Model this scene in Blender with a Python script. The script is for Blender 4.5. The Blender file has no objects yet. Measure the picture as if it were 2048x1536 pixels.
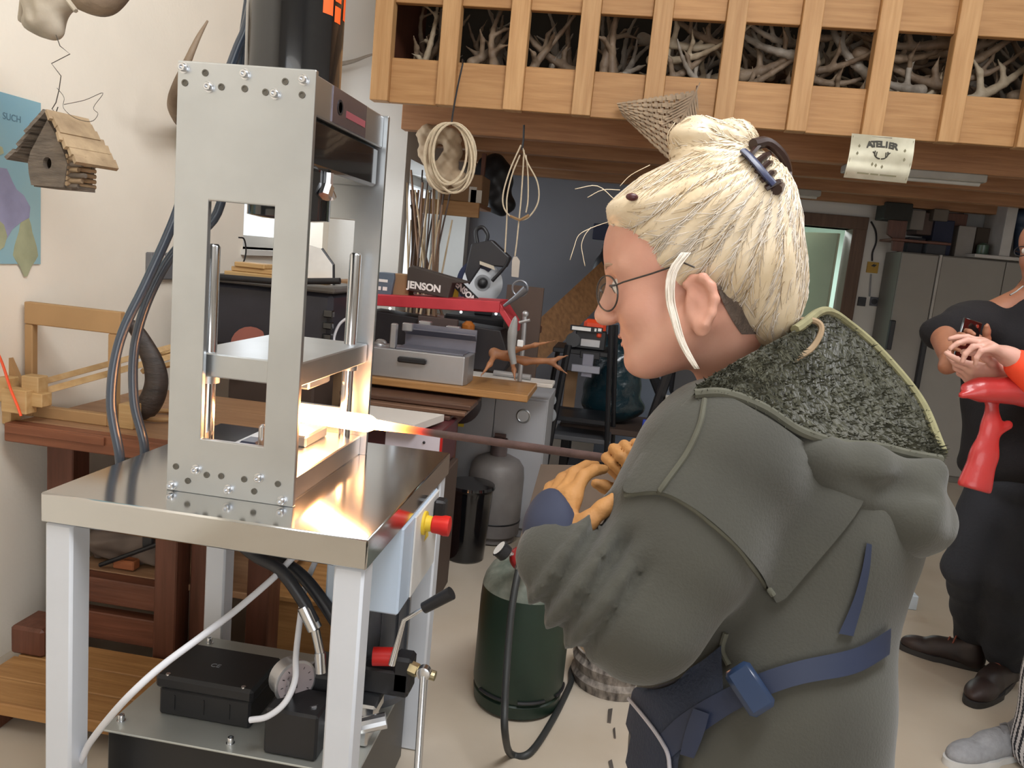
import bpy, bmesh, math, random
import numpy as np
from mathutils import Vector, Matrix
from mathutils.bvhtree import BVHTree
rng = random.Random(7)
SC = bpy.context.scene
COL = SC.collection
PI = math.pi

# ------------------------------------------------------------------ camera
FPX = 1580.0; YAW, PITCH, ROLL = [math.radians(a) for a in (7.2, 9.1, 5.55)]; EYE = 1.55
cC = np.array([0, 0, EYE])
cF = np.array([-math.sin(YAW)*math.cos(PITCH), math.cos(YAW)*math.cos(PITCH), -math.sin(PITCH)])
_r0 = np.array([math.cos(YAW), math.sin(YAW), 0]); _u0 = np.cross(_r0, cF)
cR = math.cos(ROLL)*_r0 + math.sin(ROLL)*_u0
cU = -math.sin(ROLL)*_r0 + math.cos(ROLL)*_u0
cam = bpy.data.objects.new('camera', bpy.data.cameras.new('camera')); COL.objects.link(cam)
cam.data.sensor_width = 36; cam.data.lens = FPX/2048*36; cam.data.clip_start = .02
cam.matrix_world = Matrix(((cR[0], cU[0], -cF[0], 0), (cR[1], cU[1], -cF[1], 0), (cR[2], cU[2], -cF[2], EYE), (0, 0, 0, 1)))
SC.camera = cam

# ------------------------------------------------------------------ world, lights, exposure
SC.view_settings.view_transform = 'Standard'; SC.view_settings.look = 'None'
SC.view_settings.exposure = 0.0; SC.view_settings.gamma = 1; SC.view_settings.use_curve_mapping = False
w = bpy.data.worlds.new('world'); SC.world = w; w.use_nodes = True
w.node_tree.nodes['Background'].inputs[0].default_value = (.86, .93, 1, 1)
w.node_tree.nodes['Background'].inputs[1].default_value = 1.3

def area(name, loc, target, sx, sy, watts, col):
    l = bpy.data.lights.new(name, 'AREA'); l.shape = 'RECTANGLE'; l.size = sx; l.size_y = sy; l.energy = watts; l.color = col
    o = bpy.data.objects.new(name, l); COL.objects.link(o); o.location = loc
    d = Vector(target)-Vector(loc); o.rotation_euler = d.to_track_quat('-Z', 'Y').to_euler()
    return o
area('gate_daylight', (1.6, -3.6, 1.9), (-.2, 2.5, 1.3), 3.6, 2.6, 72, (1, .965, .92))
area('overhead_fill_near', (.5, .7, 4.2), (-1.6, 2.4, 1.2), 2.2, 1.3, 190, (.96, .98, 1))  # unseen fill added to brighten the left wall; the ceiling has no opening
area('overhead_fill_right', (2.6, 2.6, 4.2), (.6, 2.6, .5), 1.4, 1.2, 40, (.93, .97, 1))  # second added overhead fill, towards the right; no roof opening here either
area('left_window_daylight', (-2.45, 4.55, 2.0), (0, 4.2, .9), 1.0, 1.0, 12, (.9, .95, 1))
area('far_window_daylight', (-1.95, 6.3, 1.75), (0.2, 5.8, 1.0), 1.4, .9, 9, (.82, .91, 1))
area('corridor_fill', (1.5, 8.9, 2.4), (1.6, 8.3, 0), .8, .5, 75, (.9, 1, .97))  # fill light added to brighten the corridor behind the doorway

# ------------------------------------------------------------------ helpers
def ray(x, y): return cF + cR*(x-1024)/FPX - cU*(y-768)/FPX
def at(x, y, d): return cC + ray(x, y)*d
def onY(x, y, v): r = ray(x, y); return cC + r*v/r[1]
def onX(x, y, v): r = ray(x, y); return cC + r*v/r[0]
def onZ(x, y, v): r = ray(x, y); return cC + r*(v-EYE)/r[2]
def span(x0, y0, x1, y1, Y):          # extents of an upright thing measured at depth Y: X0, X1, Z0, Z1
    xm, ym = (x0+x1)/2, (y0+y1)/2
    return onY(x0, ym, Y)[0], onY(x1, ym, Y)[0], onY(xm, y1, Y)[2], onY(xm, y0, Y)[2]

def lin(h):
    h = h.lstrip('#'); c = [int(h[i:i+2], 16)/255 for i in (0, 2, 4)]
    return tuple(x/12.92 if x <= .04045 else ((x+.055)/1.055)**2.4 for x in c)+(1,)

MATS = {}
def mat(name, col, rough=.6, metal=0, var=.12, vscale=6, bump=0, bscale=40, stretch=None, col2=None, emit=None, estr=0, coat=0, sheen=0, trans=0, alpha=1, sss=0, spec=None, rand=0):
    if name in MATS: return MATS[name]
    m = bpy.data.materials.new(name); m.use_nodes = True; MATS[name] = m
    nt = m.node_tree; b = nt.nodes['Principled BSDF']; N = nt.nodes.new; L = nt.links.new
    c = lin(col)
    tc = N('ShaderNodeTexCoord'); mp = N('ShaderNodeMapping'); L(tc.outputs['Object'], mp.inputs[0])
    if stretch: mp.inputs['Scale'].default_value = stretch
    nz = N('ShaderNodeTexNoise'); nz.inputs['Scale'].default_value = vscale; nz.inputs['Detail'].default_value = 5
    L(mp.outputs[0], nz.inputs['Vector'])
    mr = N('ShaderNodeMapRange'); mr.inputs[1].default_value = .3; mr.inputs[2].default_value = .7
    L(nz.outputs[0], mr.inputs[0])
    mx = N('ShaderNodeMix'); mx.data_type = 'RGBA'; L(mr.outputs[0], mx.inputs[0])
    if col2: a1, a2 = c, lin(col2)
    else: a1 = tuple(x*(1-var) for x in c[:3])+(1,); a2 = tuple(min(1, x*(1+var)) for x in c[:3])+(1,)
    mx.inputs[6].default_value = a1; mx.inputs[7].default_value = a2
    src = mx.outputs[2]
    if rand:
        oi = N('ShaderNodeObjectInfo'); hs = N('ShaderNodeHueSaturation'); mm = N('ShaderNodeMapRange')
        mm.inputs[3].default_value = 1-rand; mm.inputs[4].default_value = 1+rand
        L(oi.outputs['Random'], mm.inputs[0]); L(mm.outputs[0], hs.inputs['Value']); L(src, hs.inputs['Color']); src = hs.outputs[0]
    L(src, b.inputs['Base Color'])
    b.inputs['Roughness'].default_value = rough; b.inputs['Metallic'].default_value = metal
    if bump:
        n2 = N('ShaderNodeTexNoise'); n2.inputs['Scale'].default_value = bscale; n2.inputs['Detail'].default_value = 4
        L(mp.outputs[0], n2.inputs['Vector'])
        bp = N('ShaderNodeBump'); bp.inputs['Strength'].default_value = bump; bp.inputs['Distance'].default_value = .01
        L(n2.outputs[0], bp.inputs['Height']); L(bp.outputs[0], b.inputs['Normal'])
    if emit: b.inputs['Emission Color'].default_value = lin(emit); b.inputs['Emission Strength'].default_value = estr
    if coat: b.inputs['Coat Weight'].default_value = coat
    if sheen: b.inputs['Sheen Weight'].default_value = sheen
    if trans: b.inputs['Transmission Weight'].default_value = trans
    if sss: b.inputs['Subsurface Weight'].default_value = sss; b.inputs['Subsurface Radius'].default_value = (.01, .004, .002)
    if spec is not None: b.inputs['Specular IOR Level'].default_value = spec
    b.inputs['Alpha'].default_value = alpha
    return m

def wood(name, col, col2, axis='x', rough=.6, scale=5, bump=.15, rand=.08):
    st = {'x': (.6, 9, 9), 'y': (9, .6, 9), 'z': (9, 9, .6)}[axis]
    return mat(name, col, rough, col2=col2, vscale=scale, stretch=st, bump=bump, bscale=12, rand=rand)

# mesh collector
class MB:
    def __init__(s): s.v = []; s.f = []
    def add(s, v, f):
        n = len(s.v); s.v += [tuple(map(float, p)) for p in v]; s.f += [tuple(i+n for i in q) for q in f]; return s
    def xf(s, M):
        s.v = [tuple(M @ Vector(p)) for p in s.v]; return s

def rotm(rx=0, ry=0, rz=0, loc=(0, 0, 0)):
    from mathutils import Euler
    return Matrix.Translation(Vector(loc)) @ Euler((rx, ry, rz)).to_matrix().to_4x4()
def frame(o, X, Y, Z):
    o, X, Y, Z = map(np.asarray, (o, X, Y, Z))
    return Matrix(((X[0], Y[0], Z[0], o[0]), (X[1], Y[1], Z[1], o[1]), (X[2], Y[2], Z[2], o[2]), (0, 0, 0, 1)))

def bevbox(x0, x1, y0, y1, z0, z1, b=.004):
    """closed box with chamfered edges, 24 corners"""
    x0, x1 = sorted((x0, x1)); y0, y1 = sorted((y0, y1)); z0, z1 = sorted((z0, z1))
    b = min(b, (x1-x0)*.35, (y1-y0)*.35, (z1-z0)*.35)
    bm = bmesh.new(); bmesh.ops.create_cube(bm, size=1)
    for v in bm.verts: v.co = ((x0+x1)/2+v.co.x*(x1-x0), (y0+y1)/2+v.co.y*(y1-y0), (z0+z1)/2+v.co.z*(z1-z0))
    if b > 0: bmesh.ops.bevel(bm, geom=bm.edges[:], offset=b, segments=1, affect='EDGES')
    m = MB(); bm.verts.index_update(); m.add([v.co for v in bm.verts], [[v.index for v in f.verts] for f in bm.faces]); bm.free()
    return m
def box(x0, x1, y0, y1, z0, z1):
    m = MB(); v = [(x, y, z) for x in (x0, x1) for y in (y0, y1) for z in (z0, z1)]
    return m.add(v, [(0, 1, 3, 2), (4, 6, 7, 5), (0, 4, 5, 1), (2, 3, 7, 6), (0, 2, 6, 4), (1, 5, 7, 3)])
def basis(d):
    d = np.asarray(d, float); d = d/np.linalg.norm(d)
    a = np.array([0, 0, 1.]) if abs(d[2]) < .9 else np.array([1., 0, 0])
    u = np.cross(a, d); u /= np.linalg.norm(u); return u, np.cross(d, u), d
def tube(path, r, n=10, cap=True, flat=1.0):
    P = [np.asarray(p, float) for p in path]; m = MB(); k = len(P)
    rr = r if hasattr(r, '__len__') else [r]*k
    v = []; up = None
    for i in range(k):
        t = P[min(i+1, k-1)]-P[max(i-1, 0)]; t /= (np.linalg.norm(t)+1e-9)
        if up is None: u, w_, _ = basis(t)
        else:
            u = up - t*np.dot(up, t); u /= (np.linalg.norm(u)+1e-9); w_ = np.cross(t, u)
        up = u
        for j in range(n):
            a = 2*PI*j/n; v.append(P[i]+u*math.cos(a)*rr[i]+w_*math.sin(a)*rr[i]*flat)
    f = [(i*n+j, i*n+(j+1) % n, (i+1)*n+(j+1) % n, (i+1)*n+j) for i in range(k-1) for j in range(n)]
    if cap: f += [tuple(range(n-1, -1, -1)), tuple((k-1)*n+j for j in range(n))]
    return m.add(v, f)
def spline(pts, n=8):
    P = [np.asarray(p, float) for p in pts]; P = [2*P[0]-P[1]]+P+[2*P[-1]-P[-2]]; out = []
    for i in range(1, len(P)-2):
        for j in range(n):
            t = j/n; a, b, c, d = P[i-1:i+3]
            out.append(.5*((2*b)+(-a+c)*t+(2*a-5*b+4*c-d)*t*t+(-a+3*b-3*c+d)*t**3))
    out.append(P[-2]); return out
def cyl(a, b, r, n=16, r2=None): return tube([a, b], [r, r if r2 is None else r2], n)
def lathe(prof, c=(0, 0, 0), n=32, axis=None):
    """prof: (r, z) pairs from bottom to top"""
    u, w_, d = (np.array([1., 0, 0]), np.array([0, 1., 0]), np.array([0, 0, 1.])) if axis is None else basis(axis)
    c = np.asarray(c, float); v = []; k = len(prof)
    for r, z in prof:
        for j in range(n):
            a = 2*PI*j/n; v.append(c+d*z+u*math.cos(a)*r+w_*math.sin(a)*r)
    f = [(i*n+j, i*n+(j+1) % n, (i+1)*n+(j+1) % n, (i+1)*n+j) for i in range(k-1) for j in range(n)]
    f += [tuple(range(n-1, -1, -1)), tuple((k-1)*n+j for j in range(n))]
    return MB().add(v, f)
def prism(poly, thick, M=None):
    """polygon in local xy, extruded 0..thick along local z"""
    n = len(poly); v = [(x, y, 0) for x, y in poly]+[(x, y, thick) for x, y in poly]
    f = [tuple(range(n-1, -1, -1)), tuple(range(n, 2*n))]+[(i, (i+1) % n, n+(i+1) % n, n+i) for i in range(n)]
    m = MB().add(v, f)
    return m.xf(M) if M is not None else m
def plate_hole(x0, x1, z0, z1, hx0, hx1, hz0, hz1, y0, y1):
    """upright plate (normal y) with a rectangular cut-out"""
    O = [(x0, z0), (x1, z0), (x1, z1), (x0, z1)]; H = [(hx0, hz0), (hx1, hz0), (hx1, hz1), (hx0, hz1)]
    v = [(x, y, z) for y in (y0, y1) for x, z in O+H]; f = []
    for i in range(4):
        j = (i+1) % 4
        f += [(i, j, 4+j, 4+i), (8+j, 8+i, 12+i, 12+j), (i, 8+i, 8+j, j), (4+i, 4+j, 12+j, 12+i)]
    return MB().add(v, f)
def join(*ms):
    m = MB()
    for q in ms: m.add(q.v, q.f)
    return m
def sph(c, r, n=12): return lathe([(max(1e-4, r*math.sin(PI*i/(n//2+2))), -r*math.cos(PI*i/(n//2+2))) for i in range(n//2+3)], c, n) if not hasattr(r, '__len__') else MB().add([np.asarray(c)+np.array(p)*np.array(r) for p in sph((0, 0, 0), 1, n).v], sph((0, 0, 0), 1, n).f)

def tag(o, label=None, cat=None, group=None, kind=None):
    for k, v in (('label', label), ('category', cat), ('group', group), ('kind', kind)):
        if v: o[k] = v
    return o
def thing(name, label, cat, loc=(0, 0, 0), group=None, rz=0):
    o = bpy.data.objects.new(name, None); o.empty_display_size = .05; COL.objects.link(o)
    o.location = [float(x) for x in loc]; o.rotation_euler = (0, 0, rz); return tag(o, label, cat, group)
def rootloc(p):
    while p.parent: p = p.parent
    return Vector(p.location)
def part(name, m, mt, parent=None, smooth=False, local=False, label=None, kind=None, loc=None, bev=0, solid=0, subsurf=0):
    """links mesh m (world coordinates unless local) as one object"""
    off = Vector((0, 0, 0))
    if parent is not None and not local: off = rootloc(parent)
    elif parent is None and loc is not None: off = Vector([float(x) for x in loc])
    me = bpy.data.meshes.new(name)
    me.from_pydata([tuple(Vector(p)-off) for p in m.v], [], m.f)
    bm = bmesh.new(); bm.from_mesh(me); bmesh.ops.recalc_face_normals(bm, faces=bm.faces[:]); bm.to_mesh(me); bm.free()
    if smooth:
        me.polygons.foreach_set('use_smooth', [True]*len(me.polygons))
        if smooth != 'all':
            try: me.set_sharp_from_angle(angle=math.radians(40))
            except Exception: pass
    if isinstance(mt, (list, tuple)):
        for q in mt: me.materials.append(q)
    else: me.materials.append(mt)
    o = bpy.data.objects.new(name, me); COL.objects.link(o)
    if parent is not None: o.parent = parent
    elif loc is not None: o.location = off
    if solid:
        md = o.modifiers.new('solid', 'SOLIDIFY'); md.thickness = solid; md.offset = 0
    if bev:
        md = o.modifiers.new('bevel', 'BEVEL'); md.width = bev; md.segments = 2; md.limit_method = 'ANGLE'
    if subsurf:
        md = o.modifiers.new('sub', 'SUBSURF'); md.levels = md.render_levels = subsurf
    if label: o['label'] = label
    if kind: o['kind'] = kind
    return o
def single(name, m, mt, label, cat, group=None, smooth=False, kind=None, **kw):
    v = np.array(m.v); c = (v[:, 0].mean(), v[:, 1].mean(), v[:, 2].min())
    return tag(part(name, m, mt, None, smooth, loc=c, **kw), label, cat, group, kind)
def copy_thing(o, loc, rot=None, label=None, group=None, scale=None):
    def rec(q, par):
        c = q.copy(); COL.objects.link(c)
        if par: c.parent = par
        for ch in list(q.children): rec(ch, c)
        return c
    c = rec(o, None); c.location = [float(x) for x in loc]
    if rot is not None: c.rotation_euler = rot
    if scale: c.scale = (scale,)*3
    if label: c['label'] = label
    if group: c['group'] = group
    return c
def struct(name, m, mt, **kw):
    o = part(name, m, mt, **kw); o['kind'] = 'structure'; return o
def lettering(txt, size, M, mt, parent, name='lettering', ext=.0006, bold=0, loc_off=True, squeeze=1):
    c = bpy.data.curves.new('txt', 'FONT'); c.body = txt; c.size = size; c.extrude = ext; c.align_x = 'CENTER'; c.align_y = 'CENTER'; c.offset = bold
    t = bpy.data.objects.new('txt', c); COL.objects.link(t)
    dg = bpy.context.evaluated_depsgraph_get(); dg.update()
    me = bpy.data.meshes.new_from_object(t.evaluated_get(dg)); bpy.data.objects.remove(t)
    off = rootloc(parent)
    for v in me.vertices: v.co = (M @ Vector((v.co.x*squeeze, v.co.y, v.co.z)))-off
    me.materials.clear(); me.materials.append(mt); me.name = name
    o = bpy.data.objects.new(name, me); COL.objects.link(o); o.parent = parent
    return o

# signed distance modelling on a rectilinear grid, surface nets
def axis_pts(lo, hi, hc, fine=(), hf=None):
    out = [lo]
    while out[-1] < hi:
        x = out[-1]; h = hc
        for a, b in fine:
            if a-hc*.5 <= x <= b: h = hf
        out.append(x+h)
    return np.array(out)
def P_cap(a, b, ra, rb=None, k=.02):
    a = np.asarray(a, float); b = np.asarray(b, float); rb = ra if rb is None else rb
    ba = b-a; L2 = float(ba@ba)+1e-12
    def f(X, Y, Z):
        t = ((X-a[0])*ba[0]+(Y-a[1])*ba[1]+(Z-a[2])*ba[2])/L2
        t = np.clip(t, 0, 1)
        return np.sqrt((X-a[0]-t*ba[0])**2+(Y-a[1]-t*ba[1])**2+(Z-a[2]-t*ba[2])**2)-(ra+(rb-ra)*t)
    r = max(ra, rb); return f, np.minimum(a, b)-r, np.maximum(a, b)+r, k
def P_ell(c, r, M=None, k=.02):
    c = np.asarray(c, float); r = np.asarray(r, float); M = np.eye(3) if M is None else np.asarray(M, float)  # columns of M are the axes
    def f(X, Y, Z):
        x, y, z = X-c[0], Y-c[1], Z-c[2]
        q = [(x*M[0, i]+y*M[1, i]+z*M[2, i]) for i in range(3)]
        k0 = np.sqrt(sum((q[i]/r[i])**2 for i in range(3))); k1 = np.sqrt(sum((q[i]/r[i]**2)**2 for i in range(3)))+1e-9
        return k0*(k0-1)/k1
    e = np.sqrt(((M*r)**2).sum(1)); return f, c-e, c+e, k
def P_box(c, h, M=None, rad=.005, k=.01):
    c = np.asarray(c, float); h = np.asarray(h, float)-rad; M = np.eye(3) if M is None else np.asarray(M, float)
    def f(X, Y, Z):
        x, y, z = X-c[0], Y-c[1], Z-c[2]
        q = [np.abs(x*M[0, i]+y*M[1, i]+z*M[2, i])-h[i] for i in range(3)]
        return np.sqrt(sum(np.maximum(v, 0)**2 for v in q))+np.minimum(np.maximum(np.maximum(q[0], q[1]), q[2]), 0)-rad
    e = (np.abs(M)*(h+rad)).sum(1); return f, c-e, c+e, k
def P_chain(pts, rs, k=.02):
    return [P_cap(pts[i], pts[i+1], rs[i], rs[i+1], k) for i in range(len(pts)-1)]
def sdf(adds, subs=(), h=.008, fine=(), hf=None, disp=None, pad=.03):
    adds = [q for a in adds for q in (a if isinstance(a, list) else [a])]
    lo = np.min([a[1] for a in adds], 0)-pad; hi = np.max([a[2] for a in adds], 0)+pad
    ax = [axis_pts(lo[i], hi[i], h, [(f[0][i], f[1][i]) for f in fine], hf or h) for i in range(3)]
    D = np.full([len(a) for a in ax], .2, np.float32)
    def sub(blo, bhi, k):
        s = []
        for i in range(3):
            a = np.searchsorted(ax[i], blo[i]-k-.02); b = np.searchsorted(ax[i], bhi[i]+k+.02); s.append((max(0, a-1), min(len(ax[i]), b+1)))
        return s
    for sign, L in ((1, adds), (-1, subs)):
        for fn, blo, bhi, k in L:
            s = sub(blo, bhi, k); sl = tuple(slice(*q) for q in s)
            if min(q[1]-q[0] for q in s) <= 0: continue
            g = [ax[i][s[i][0]:s[i][1]].reshape([-1 if j == i else 1 for j in range(3)]) for i in range(3)]
            d = fn(*g).astype(np.float32); e = D[sl]
            if sign > 0:
                hh = np.maximum(k-np.abs(e-d), 0)/max(k, 1e-6); D[sl] = np.minimum(e, d)-hh*hh*k*.25
            else:
                d = -d; hh = np.maximum(k-np.abs(e-d), 0)/max(k, 1e-6); D[sl] = np.maximum(e, d)+hh*hh*k*.25
    if disp is not None:
        g = [ax[i].reshape([-1 if j == i else 1 for j in range(3)]) for i in range(3)]
        m = np.abs(D) < .05
        idx = np.nonzero(m); D[idx] += disp(ax[0][idx[0]], ax[1][idx[1]], ax[2][idx[2]])
    S = D < 0; nx, ny, nz = D.shape
    corners = [(i, j, k) for i in (0, 1) for j in (0, 1) for k in (0, 1)]
    cnt = np.zeros((nx-1, ny-1, nz-1), np.int8)
    for i, j, k in corners: cnt += S[i:nx-1+i, j:ny-1+j, k:nz-1+k]
    C = np.argwhere((cnt > 0) & (cnt < 8)); n = len(C)
    idm = np.full(cnt.shape, -1, np.int32); idm[C[:, 0], C[:, 1], C[:, 2]] = np.arange(n)
    acc = np.zeros((n, 3)); num = np.zeros(n)
    for a in corners:
        for t in range(3):
            if a[t]: continue
            b = list(a); b[t] = 1
            va = D[C[:, 0]+a[0], C[:, 1]+a[1], C[:, 2]+a[2]]; vb = D[C[:, 0]+b[0], C[:, 1]+b[1], C[:, 2]+b[2]]
            x = (va < 0) != (vb < 0); tt = np.where(x, va/np.where(x, va-vb, 1), 0)
            p = np.tile(np.array(a, float), (n, 1)); p[:, t] = tt; acc[x] += p[x]; num += x
    pos = C+acc/num[:, None]
    V = np.stack([np.interp(pos[:, i], np.arange(len(ax[i])), ax[i]) for i in range(3)], 1)
    Fs = []
    for t in range(3):
        u, v = (t+1) % 3, (t+2) % 3
        A = [slice(None)]*3; B = [slice(None)]*3; A[t] = slice(0, -1); B[t] = slice(1, None)
        E = np.argwhere(S[tuple(A)] != S[tuple(B)])
        E = E[(E[:, u] > 0) & (E[:, v] > 0) & (E[:, u] < D.shape[u]-1) & (E[:, v] < D.shape[v]-1)]
        q = []
        for du, dv in ((-1, -1), (0, -1), (0, 0), (-1, 0)):
            e = E.copy(); e[:, u] += du; e[:, v] += dv; q.append(idm[e[:, 0], e[:, 1], e[:, 2]])
        q = np.stack(q, 1); ins = S[E[:, 0], E[:, 1], E[:, 2]]; q[~ins] = q[~ins][:, ::-1]; Fs.append(q)
    Fq = np.concatenate(Fs); m = MB(); m.v = [tuple(p) for p in V.tolist()]; m.f = [tuple(q) for q in Fq.tolist()]
    return m
def bvh(m): return BVHTree.FromPolygons([Vector(p) for p in m.v], m.f)
def hit(tree, x, y, off=0.0):
    d = Vector(ray(x, y)).normalized(); loc, nor, i, dist = tree.ray_cast(Vector(cC), d)
    if loc is None: return None
    if nor.dot(d) > 0: nor = -nor
    return np.array(loc+nor*off)
def drape(tree, left, right, n=14, m=6, off=.004, thick=.004):
    """cloth patch lying on a surface between two measured edge lines"""
    L = np.array(spline([(a, b, 0) for a, b in left], n)); Rr = np.array(spline([(a, b, 0) for a, b in right], n))
    g = []; last = None
    for i in range(len(L)):
        row = []
        for j in range(m+1):
            p = L[i]+(Rr[min(i, len(Rr)-1)]-L[i])*j/m; q = hit(tree, p[0], p[1], off)
            if q is None: q = last if last is not None else at(p[0], p[1], 1.1)
            row.append(q); last = q
        g.append(row)
    G = np.array(g); 
    for _ in range(2):
        G[1:-1] = .5*G[1:-1]+.25*(G[2:]+G[:-2])
    a, b = G.shape[:2]; toc = cC-G; toc /= np.linalg.norm(toc, axis=2)[..., None]
    V = np.concatenate([G.reshape(-1, 3), (G-toc*thick).reshape(-1, 3)]); f = []; N = a*b
    for i in range(a-1):
        for j in range(b-1):
            q = (i*b+j, i*b+j+1, (i+1)*b+j+1, (i+1)*b+j); f += [q, tuple(x+N for x in q[::-1])]
    edge = [(0, j) for j in range(b)]+[(i, b-1) for i in range(1, a)]+[(a-1, j) for j in range(b-2, -1, -1)]+[(i, 0) for i in range(a-2, 0, -1)]
    e = [i*b+j for i, j in edge]
    for i in range(len(e)): p, q = e[i], e[(i+1) % len(e)]; f.append((p, p+N, q+N, q))
    return MB().add(V, f)
def hand_prims(wr, D, N, side, s=1.0, curl=(.25, .5, .4), spread=.08, thumb=(.55, .75, -.25), k=.010, wrist_r=.027, fat=1.0, curls=None):
    wr, D, N = np.asarray(wr, float), np.asarray(D, float), np.asarray(N, float)
    D = D/np.linalg.norm(D); N = N-D*(N@D); N /= np.linalg.norm(N); T = np.cross(D, N)*side
    out = []; palm_end = []
    for i, (o, l) in enumerate(((.030, .95), (.010, 1.08), (-.010, 1.0), (-.029, .8))):
        b = wr+(D*(.088-.004*abs(i-1))+T*o)*s; d = D*math.cos(spread*(1.5-i))+T*math.sin(spread*(1.5-i)); pts = [b]; ang = 0
        cu = curls[i] if curls else curl
        for L, c in zip((.046, .029, .023), cu):
            ang += c; q = d*math.cos(ang)-N*math.sin(ang); pts.append(pts[-1]+q*L*l*s)
        r = np.array([.0105, .0095, .0085, .0072])*s*fat*(.92 if i == 3 else 1)
        out += P_chain(pts, r, .004*s)
        palm_end.append(b)
        out.append(P_cap(wr+T*o*.7*s, b, .015*s*fat, .0125*s*fat, k*s*1.6))
    b = wr+(D*.022+T*.026)*s; t = D*thumb[0]+T*thumb[1]+N*thumb[2]; t /= np.linalg.norm(t)
    t2 = t+D*.45-N*.25; t2 /= np.linalg.norm(t2)
    p1 = b+t*.042*s; p2 = p1+t2*.03*s; p3 = p2+t2*.024*s
    out += P_chain([b, p1, p2, p3], np.array([.017, .0125, .011, .009])*s*fat, k*s)
    out.append(P_cap(wr-D*.02*s, wr+D*.02*s, wrist_r*s, .024*s, k*s*1.5))
    return out
def unit(v): v = np.asarray(v, float); return v/np.linalg.norm(v)

# ------------------------------------------------------------------ materials
m_plaster = mat('cream plaster', 'f3eadb', .9, var=.03, vscale=3, bump=.08, bscale=60)
m_white = mat('white wall paint', 'd9d6d0', .9, var=.04, vscale=2, bump=.06, bscale=60)
m_shaded_wall = mat('shaded wall paint', '85858b', .9, var=.05, vscale=2, bump=.06, bscale=60)  # same paint as the white walls, darkened for the shade under the loft
m_floor = mat('beige screed', 'c4b9aa', .5, col2='b3a592', vscale=1.6, bump=.05, bscale=30)
m_steel = mat('brushed steel', 'c3c7ca', .36, 1, var=.10, vscale=3.5)
m_steel2 = mat('polished steel', 'c9cacc', .16, 1, var=.05, vscale=4)
m_table = mat('stainless sheet', 'cfd0d0', .13, 1, var=.05, vscale=3)
m_zinc = mat('zinc bolt', 'd8dade', .22, 1, var=.05)
m_greypaint = mat('light grey powder coat', 'c9ccd2', .42, var=.03)
m_black = mat('black plastic', '1b1b1e', .45, var=.2)
m_blackgloss = mat('gloss black enamel', '0d0e11', .13, var=.1, coat=.6)
m_rubber = mat('black rubber hose', '25262b', .38, var=.15)
m_hose = mat('blue grey hydraulic hose', '3c4654', .3, var=.1, coat=.3)
m_red = mat('red plastic', 'c01c16', .4, var=.05)
m_yellow = mat('yellow plastic', 'd9bb35', .45, var=.05)
m_whitecable = mat('white cable sheath', 'd5d6dc', .45, var=.03)
m_wx = wood('pine along x', 'b28757', '9c7043', 'x'); m_wy = wood('pine along y', 'b88a5a', 'a07448', 'y'); m_wz = wood('pine along z', 'bb9263', 'a67b4d', 'z')
m_dw = wood('dark stained wood', '6b4030', '54301f', 'z', rough=.5); m_dwx = wood('dark stained rail', '774834', '5a3322', 'x', rough=.5)
m_bench = wood('worn bench top', 'a5805f', '8f6b4e', 'x', rough=.55); m_benchedge = wood('bench edge', '8a5539', '704028', 'x')
m_pale = wood('pale batten', 'c9a878', 'b8935f', 'x'); m_mdf = mat('mdf board', 'b18c60', .7, var=.06)
m_ply = wood('plywood sheet', 'b08350', '966a3c', 'x'); m_card = mat('brown cardboard', '8f6f50', .85, var=.08, vscale=4)
m_darkcard = mat('dark brown hardboard', '4c3c33', .7, var=.1, vscale=3)
m_joist = wood('joist timber', 'aa7d56', '926644', 'x'); m_deck = wood('loft deck board', '9a6e4b', '84593a', 'x')
m_iron = mat('rusty steel bar', '5b4744', .7, .4, var=.2, vscale=30, bump=.2, bscale=90)
m_antler = [mat('antler brown', '94806a', .6, col2='6a5746', vscale=9, bump=.3, bscale=60), mat('antler grey', 'a79d90', .65, col2='7d7368', vscale=9, bump=.3, bscale=60), mat('antler pale', 'c6b8a0', .6, col2='96856e', vscale=9, bump=.3, bscale=60)]
def glass_mat():
    m = bpy.data.materials.new('window glass'); m.use_nodes = True; nt = m.node_tree; nt.nodes.clear()
    o = nt.nodes.new('ShaderNodeOutputMaterial'); mx = nt.nodes.new('ShaderNodeMixShader'); t = nt.nodes.new('ShaderNodeBsdfTransparent'); g = nt.nodes.new('ShaderNodeBsdfGlossy')
    g.inputs['Roughness'].default_value = .02; mx.inputs[0].default_value = .06
    nt.links.new(t.outputs[0], mx.inputs[1]); nt.links.new(g.outputs[0], mx.inputs[2]); nt.links.new(mx.outputs[0], o.inputs[0]); return m
m_glass = glass_mat()

# ------------------------------------------------------------------ room shell
WL, WS, WF, YS, YB, XR, ZC = -2.0, -1.5, -1.9, 5.2, 7.5, 4.4, 4.3
struct('floor', box(WL-.4, XR+.3, -4.0, 10.2, -.15, 0), m_floor)
struct('ceiling', box(WL-.4, XR+.3, -4.0, 10.2, ZC, ZC+.15), m_white)
W1 = (3.99, 5.10, 1.455, 2.55); W2 = (5.32, 7.34, 1.2, 2.13)
def wall_x(name, x0, x1, y0, y1, win, m):
    a, b, c, d = win
    return struct(name, join(box(x0, x1, y0, a, 0, ZC), box(x0, x1, b, y1, 0, ZC), box(x0, x1, a, b, 0, c), box(x0, x1, a, b, d, ZC)), m)
wall_x('wall_left', WL-.4, WL, -4.0, YS, W1, m_plaster)
wall_x('wall_left_far', WS-.4, WS, YS, YB, W2, m_white)
struct('wall_left_return', box(WL-.4, WS-.4, YS, YS+.2, 0, ZC), m_white)
struct('wall_right', box(XR, XR+.2, -4.0, 10.2, 0, ZC), m_white)
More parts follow.
